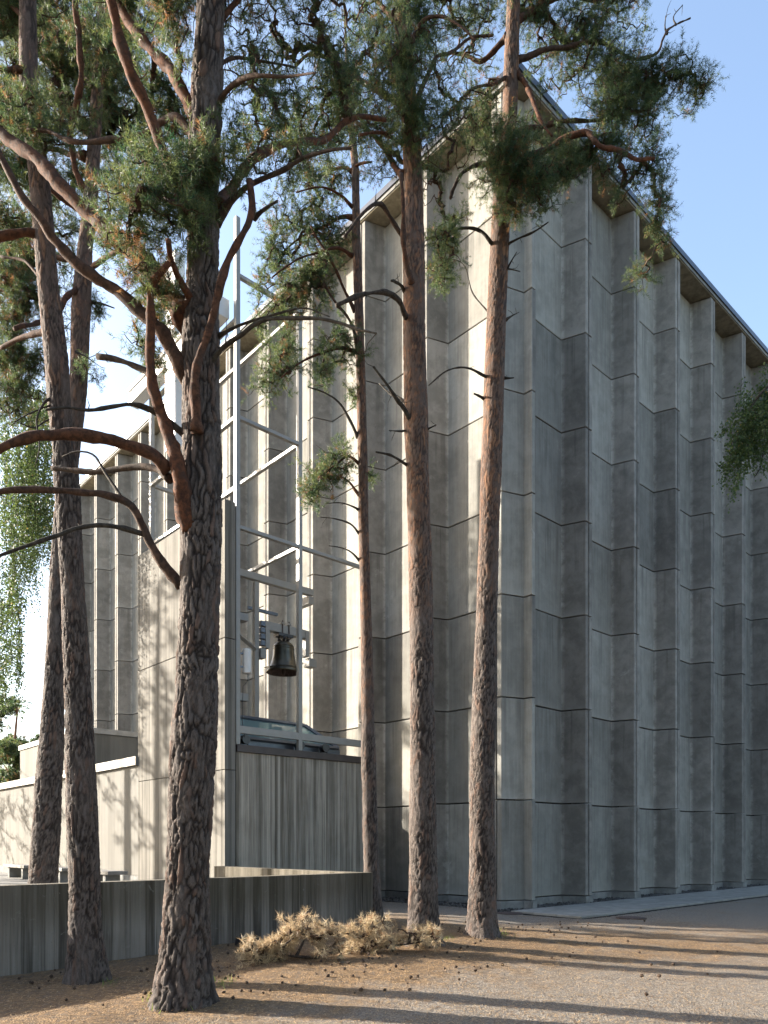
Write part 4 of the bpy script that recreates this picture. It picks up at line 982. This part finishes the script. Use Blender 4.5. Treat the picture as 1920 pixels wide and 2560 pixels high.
for x, y, h, sd, n, sp, lb in ((-13.9, 18.7, 11, 61, 27, 2.4, 'pine off the left edge whose crown dapples the tower slab'), (-11.9, 17.1, 8.5, 67, 14, 1.6, 'low pine off the left edge nearest the terrace'), (-17.4, 21.9, 13, 65, 28, 2.6, 'pine off the left edge whose crown shades the slab top'), (-18.8, 26.6, 13, 66, 32, 2.8, 'pine off the left edge beside the middle of the wing'), (-24.0, 11.4, 12.5, 62, 8, 2.2, 'pine off the left edge whose crown dapples the gravel'), (-23, 31.5, 15, 64, 26, 3.2, 'pine off the left edge farthest back beside the wing')):
    side_pine(x, y, h, sd, n, sp, lb, 'pines beyond the left edge', low=.25)
# grove continued unseen behind and right of the viewpoint, added to dim sky light
UNSEEN_GROVE = ((-7, -7, 15), (1.5, -8, 17), (8.5, -5, 15), (14, -1.5, 16), (-14, -5, 16), (18, 4.5, 15), (12, -11, 18), (-3, -15, 18), (22, 11, 16), (5, -15, 17), (21, -6, 17), (26, 4, 18), (30, 15, 17), (17, -14, 19), (-10, -15, 18), (26, -3, 19), (31, 24, 18), (11, -20, 21))
for k, (x, y, h) in enumerate(UNSEEN_GROVE):
    side_pine(x, y, h, 200 + k, 13, 3.6, 'unseen grove pine behind the viewpoint, added to block open sky', 'grove behind the viewpoint', .36, .10, 8, .16, 1.9, .8)

# --- far pines behind the wing
def far_pine(label, px, py, Y, h, seed, n):
    w = P(px, py, Y); x, y = w[0], Y; t = empty('pine_tree', (x, y, 0)); tag(t, label, 'pine', 'far pines behind the wing')
    c = catmull([(x, y, -.3), (x + .2, y, h * .4), (x - .1, y, h * .7), (x + .1, y, h)], 24); V, F = tube_arrays(c, np.linspace(.24, .05, 24), 10)
    link('trunk', np_mesh('trunk', V, F, True, {'crack': np.zeros(len(V)), 'plate': np.full(len(V), .5)}), t, mat=SIDE_BARK)
    rg = np.random.default_rng(seed); bl = []
    for k in range(n):
        a = rg.uniform(0, 6.28); zz = h * rg.uniform(.28, 1.0); rr = rg.uniform(.3, 2.8) * (1.2 - .7 * zz / h)
        bl.append((x + rr * math.cos(a), y + rr * math.sin(a), rg.uniform(.6, 1.1), rg.uniform(.35, .6), zz, 34, .03))
    crown(t, c[6:, :3], bl, 0, seed, M['needle'], ln=.22, wd=.045, n_per=14, per_node=3, xyz=True, axl=.28, thick=2.0, mult=2.0)
far_pine('far pine with reddish trunk above the low wing roof', 40, 2000, 46, 10.0, 71, 20)
far_pine('far rounded pine just left of the crossing trunks', 104, 2000, 52, 8.6, 72, 16)
far_pine('far pine at the left picture edge behind the wing', -40, 2000, 50, 11.5, 73, 20)

# --- birches: leaf strands
def birch(label, base, h, limbs, strands, seed, leaf=.05, nleaf=38, group='birches'):
    rg = np.random.default_rng(seed); t = empty('birch_tree', base); tag(t, label, 'birch', group)
    c = catmull([(base[0], base[1], base[2] - .2), (base[0] + .15, base[1], base[2] + h * .5), (base[0], base[1], base[2] + h)], 24)
    V, F = tube_arrays(c, np.linspace(.17, .03, 24), 12); link('trunk', np_mesh('trunk', V, F, True), t, mat=BIRCHBARK)
    for i, pts in enumerate(limbs):
        V, F, cc, r = limb(np.array(pts, float), .05, .012, .5, seed + i, 7); link('branch', np_mesh('branch', V, F, True, {'dead': np.full(len(V), .9)}), t, mat=M['limb'])
    LV, TI, DD, TV, TF = [], [], [], [], []
    for (p, ln, out) in strands:
        p = np.array(p, float); n = max(5, int(ln / .12)); tt = np.linspace(0, 1, n)
        st = p + np.stack([out[0] * tt + .05 * np.sin(tt * 7 + rg.random() * 6), out[1] * tt + .05 * np.cos(tt * 6 + rg.random() * 6), out[2] * tt - ln * tt ** 1.4], 1)
        V, F = tube_arrays(st, np.linspace(.006, .002, n), 3); TF.append(F + sum(len(v) for v in TV)); TV.append(V)
        k = int(nleaf * ln); q = rg.random(k); ctr = np.stack([np.interp(q, tt, st[:, j]) for j in range(3)], 1) + rg.normal(0, .065, (k, 3))
        ax = rg.normal(0, 1, (k, 3)); ax[:, 2] -= 1.0; ax /= np.linalg.norm(ax, axis=1, keepdims=True); sd = np.cross(ax, rg.normal(0, 1, (k, 3))); sd /= np.linalg.norm(sd, axis=1, keepdims=True)
        l = leaf * rg.uniform(.7, 1.25, (k, 1)); V4 = np.stack([ctr, ctr + ax * l * .45 + sd * l * .38, ctr + ax * l, ctr + ax * l * .45 - sd * l * .38], 1)
        LV.append(V4.reshape(-1, 3)); TI.append(np.repeat(np.clip(rg.normal(.5, .25, k), 0, 1), 4)); DD.append(np.repeat((rg.random(k) < .012) * .8, 4))
    V = np.vstack(LV); link('crown', np_mesh('crown', V, np.arange(len(V)).reshape(-1, 4), False, {'tint': np.concatenate(TI), 'dead': np.concatenate(DD)}), t, mat=M['birch'])
    V = np.vstack(TV); link('twigs', np_mesh('twigs', V, np.vstack(TF), True, {'dead': np.full(len(V), .9)}), t, mat=M['limb'])
BIRCHBARK = mat_plain('birch_bark', (.45, .43, .40), .8, .2, 0, .5, 5.0, .3)
rg = np.random.default_rng(4); st = []
for k in range(380):
    px = 132 - abs(rg.normal(0, 80)); py = rg.uniform(960, 1520); ln = rg.uniform(.8, 3.0) * (1.0 if px < 95 else .6)
    if px > 60 and py > 1330: continue
    st.append((P(px, py, 22 + rg.uniform(-1.6, 1.6)), ln, (rg.normal(0, .12), rg.normal(0, .12), 0)))
for k in range(70):
    px = rg.uniform(-40, 55); py = rg.uniform(1480, 1720); st.append((P(px, py, 22 + rg.uniform(-1, 1)), rg.uniform(.5, 1.6), (rg.normal(0, .1), 0, 0)))
B0 = P(-190, 2140, 22)
birch('weeping green birch hanging in at the left edge', (B0[0], 22, .3), 15, [[P(-170, 1100, 22), P(-80, 1000, 22), P(20, 960, 22), P(110, 1010, 22)], [P(-180, 1300, 22), P(-60, 1230, 21.6), P(40, 1260, 21.5), P(70, 1330, 21.5)], [P(-180, 1500, 22), P(-90, 1450, 22), P(0, 1480, 22)]], st, 81, .065, 70)
st = []
for k in range(120):
    f = rg.random(); px = 1955 - 125 * f + rg.normal(0, 14); py = 935 + 190 * f ** .7 + rg.normal(0, 48)
    if px < 1835 and py < 1000: continue
    st.append((P(px, py, 17.6 + rg.uniform(-.5, .5)), rg.uniform(.3, .8), (rg.normal(-.10, .1), rg.normal(0, .1), 0)))
B1 = P(2160, 2300, 17.6)
birch('leafy birch branch reaching in at the right edge', (B1[0], 17.6, 0.0), 12, [[P(2150, 1000, 17.6), P(2030, 930, 17.6), P(1930, 960, 17.5), P(1870, 1030, 17.4), P(1830, 1120, 17.4)], [P(1990, 945, 17.6), P(1920, 1100, 17.6), P(1890, 1190, 17.5)]], st, 82, .065, 120)

# ------------------------------------------------------------------ small things on the ground
# fallen dry pine boughs: stem and dry needles
def bough(label, stems, blobs, Y, seed):
    x0 = P(stems[0][0][0], stems[0][0][1], Y); t = empty('fallen_branch', (x0[0], x0[1], float(gz(x0[0], x0[1])))); tag(t, label, 'branch', 'fallen dry pine branches')
    sk = []
    for i, (pts, w) in enumerate([(s, 9) for s in stems]):
        p3 = np.array([P(x, y, yy) for x, y, yy in pts]); V, F, c, r = limb(p3, w / 2 / FPX * Y, .006, .5, seed + i, 6); sk.append(c)
        link('stem', np_mesh('stem', V, F, True, {'dead': np.full(len(V), .8)}), t, mat=M['limb'])
    crown(t, np.vstack(sk), blobs, Y, seed, M['gold'], ln=.095, wd=.0058, n_per=26, per_node=2, axl=.08, mult=1.0, thick=1.8)
bough('larger dry golden pine branch lying before the low wall',
      [[(800, 2395, 9.3), (740, 2392, 9.2), (690, 2388, 9.2), (640, 2400, 9.1), (600, 2405, 9.1)], [(740, 2392, 9.2), (760, 2350, 9.35), (770, 2310, 9.4)], [(700, 2390, 9.2), (715, 2360, 9.15), (735, 2345, 9.1)]],
      [(635, 2392, 57, 30, -.1, 50, .12), (690, 2380, 62, 30, 0, 50, .2), (760, 2325, 57, 34, .15, 56, .12), (800, 2345, 42, 23, .15, 26, .3), (680, 2355, 27, 14, 0, 9, 0), (625, 2355, 15, 12, -.1, 5, 0), (830, 2360, 32, 23, .1, 14, .25), (650, 2425, 62, 12, -.2, 26, .4)], 9.2, 91)
bough('smaller dry golden pine branch at the foot of the sunlit pine',
      [[(905, 2387, 9.6), (960, 2365, 9.7), (1000, 2362, 9.75), (1060, 2355, 9.8), (1090, 2350, 9.8)], [(905, 2387, 9.6), (920, 2330, 9.7), (905, 2310, 9.75)]],
      [(915, 2325, 50, 27, .05, 40, .1), (950, 2345, 57, 21, .1, 30, .2), (1035, 2345, 55, 23, .1, 42, .15), (1075, 2340, 37, 23, .1, 24, .15), (890, 2370, 50, 14, 0, 18, .3), (980, 2360, 50, 12, .1, 14, .3)], 9.65, 95)

# pine cones
cm = MB(); rows = 6; sg = 8
for i in range(rows):
    f = i / (rows - 1); rr = .026 * math.sin(.35 + 2.5 * f) + .002; zz = .05 * f
    for k in range(sg):
        a = 2 * math.pi * (k + .5 * (i % 2)) / sg; b = 1.0 if k % 2 == 0 else .72
        cm.v.append((rr * b * math.cos(a), rr * b * math.sin(a), zz))
for i in range(rows - 1):
    for k in range(sg):
        a = i * sg + k; b = i * sg + (k + 1) % sg; cm.f.append((a, b, b + sg, a + sg))
cm.f.append(tuple(range(sg - 1, -1, -1))); cm.f.append(tuple(range((rows - 1) * sg, rows * sg)))
cme = cm.mesh('pine_cone'); cme.materials.append(M['cone'])
rg = np.random.default_rng(12); n = 0
spots = [((1150, 2352), 60, 22), ((1260, 2310), 90, 12), ((700, 2460), 200, 30), ((300, 2480), 180, 30), ((980, 2430), 130, 22), ((1400, 2330), 140, 25), ((1500, 2400), 260, 50), ((560, 2430), 60, 22), ((150, 2440), 120, 15), ((880, 2410), 70, 14)]
for k in range(230):
    (cx, cy), sx_, sy_ = spots[rg.integers(0, len(spots))]; px = cx + rg.normal(0, sx_); py = cy + rg.normal(0, sy_)
    if not (2296 < py < 2555 and 0 < px < 1915): continue
    Y = 1.55 * FPX / (py - HY); x = (px - CX) / FPX * Y
    dl = (x - C0[0]) * aL[0] + (Y - C0[1]) * aL[1]; ds = (x - C0[0]) * aR[0] + (Y - C0[1]) * aR[1]
    if dl > -5.12 and ds < .15: continue
    o = bpy.data.objects.new('pine_cone', cme); COL.objects.link(o); o.location = (x, Y, float(gz(x, Y)) + .016); s = rg.uniform(.45, .85); o.scale = (s, s, s * 1.1)
    o.rotation_euler = (rg.uniform(.9, 2.0), rg.uniform(-.4, .4), rg.uniform(0, 6.28)); tag(o, 'small dark pine cone lying on the needle-strewn ground', 'pine cone', 'fallen pine cones')
# loose needles and little sticks (uncountable)
k = 90000; X = rg.normal(.6, 4.0, k); Yy = 5.6 + 10.5 * rg.random(k) ** 1.2
dl = (X - C0[0]) * aL[0] + (Yy - C0[1]) * aL[1]; dR = (X - O_R[0]) * nR[0] + (Yy - O_R[1]) * nR[1]; ds = (X - C0[0]) * aR[0] + (Yy - C0[1]) * aR[1]
keep = ~((dl > -5.15) & (ds < .15)) & (dR < -2.0); X, Yy = X[keep], Yy[keep]; k = len(X); a = rg.uniform(0, 6.28, k); l = rg.uniform(.03, .07, k); w = .0035
c = np.stack([X, Yy, gz(X, Yy) + rg.uniform(.004, .022, k)], 1); d = np.stack([np.cos(a) * l, np.sin(a) * l, rg.normal(0, .006, k)], 1); s = np.stack([-np.sin(a) * w, np.cos(a) * w, np.zeros(k)], 1)
V = np.stack([c - s, c + s, c + d], 1).reshape(-1, 3)
tag(link('needle_litter', np_mesh('needle_litter', V, np.arange(3 * k).reshape(-1, 3), False, {'tint': np.repeat(rg.random(k), 3), 'dead': np.repeat((rg.random(k) < .45) * 1.0, 3)}), mat=M['litter']), 'dry pine needles scattered over the ground', 'needle litter', kind='stuff')
# grass blades at the trunk feet
GS = [((395, 2490), 14), ((460, 2510), 16), ((400, 2512), 10), ((1245, 2345), 14), ((1110, 2362), 10), ((270, 2450), 6), ((560, 2460), 8)]
bl = []; ti = []
for (px, py), n in GS:
    for j in range(n * 5):
        x_, y_ = px + rg.normal(0, 16), py + rg.normal(0, 5); Y = 1.5 * FPX / (y_ - HY); b = np.array(((x_ - CX) / FPX * Y, Y, 0)); b[2] = gz(b[0], b[1])
        d = np.array((rg.normal(0, .03), rg.normal(0, .03), rg.uniform(.03, .09))); s = np.array((rg.normal(0, .003), .003, 0)); bl += [b - s, b + s, b + d]; ti += [rg.random()] * 3
V = np.array(bl); tag(link('grass', np_mesh('grass', V, np.arange(len(V)).reshape(-1, 3), False, {'tint': ti, 'dead': np.zeros(len(V))}), mat=M['grass']), 'sparse green grass blades at the feet of the pines', 'grass', kind='stuff')
print('FOLIAGE/TRUNK TRIS', sum(BIG))
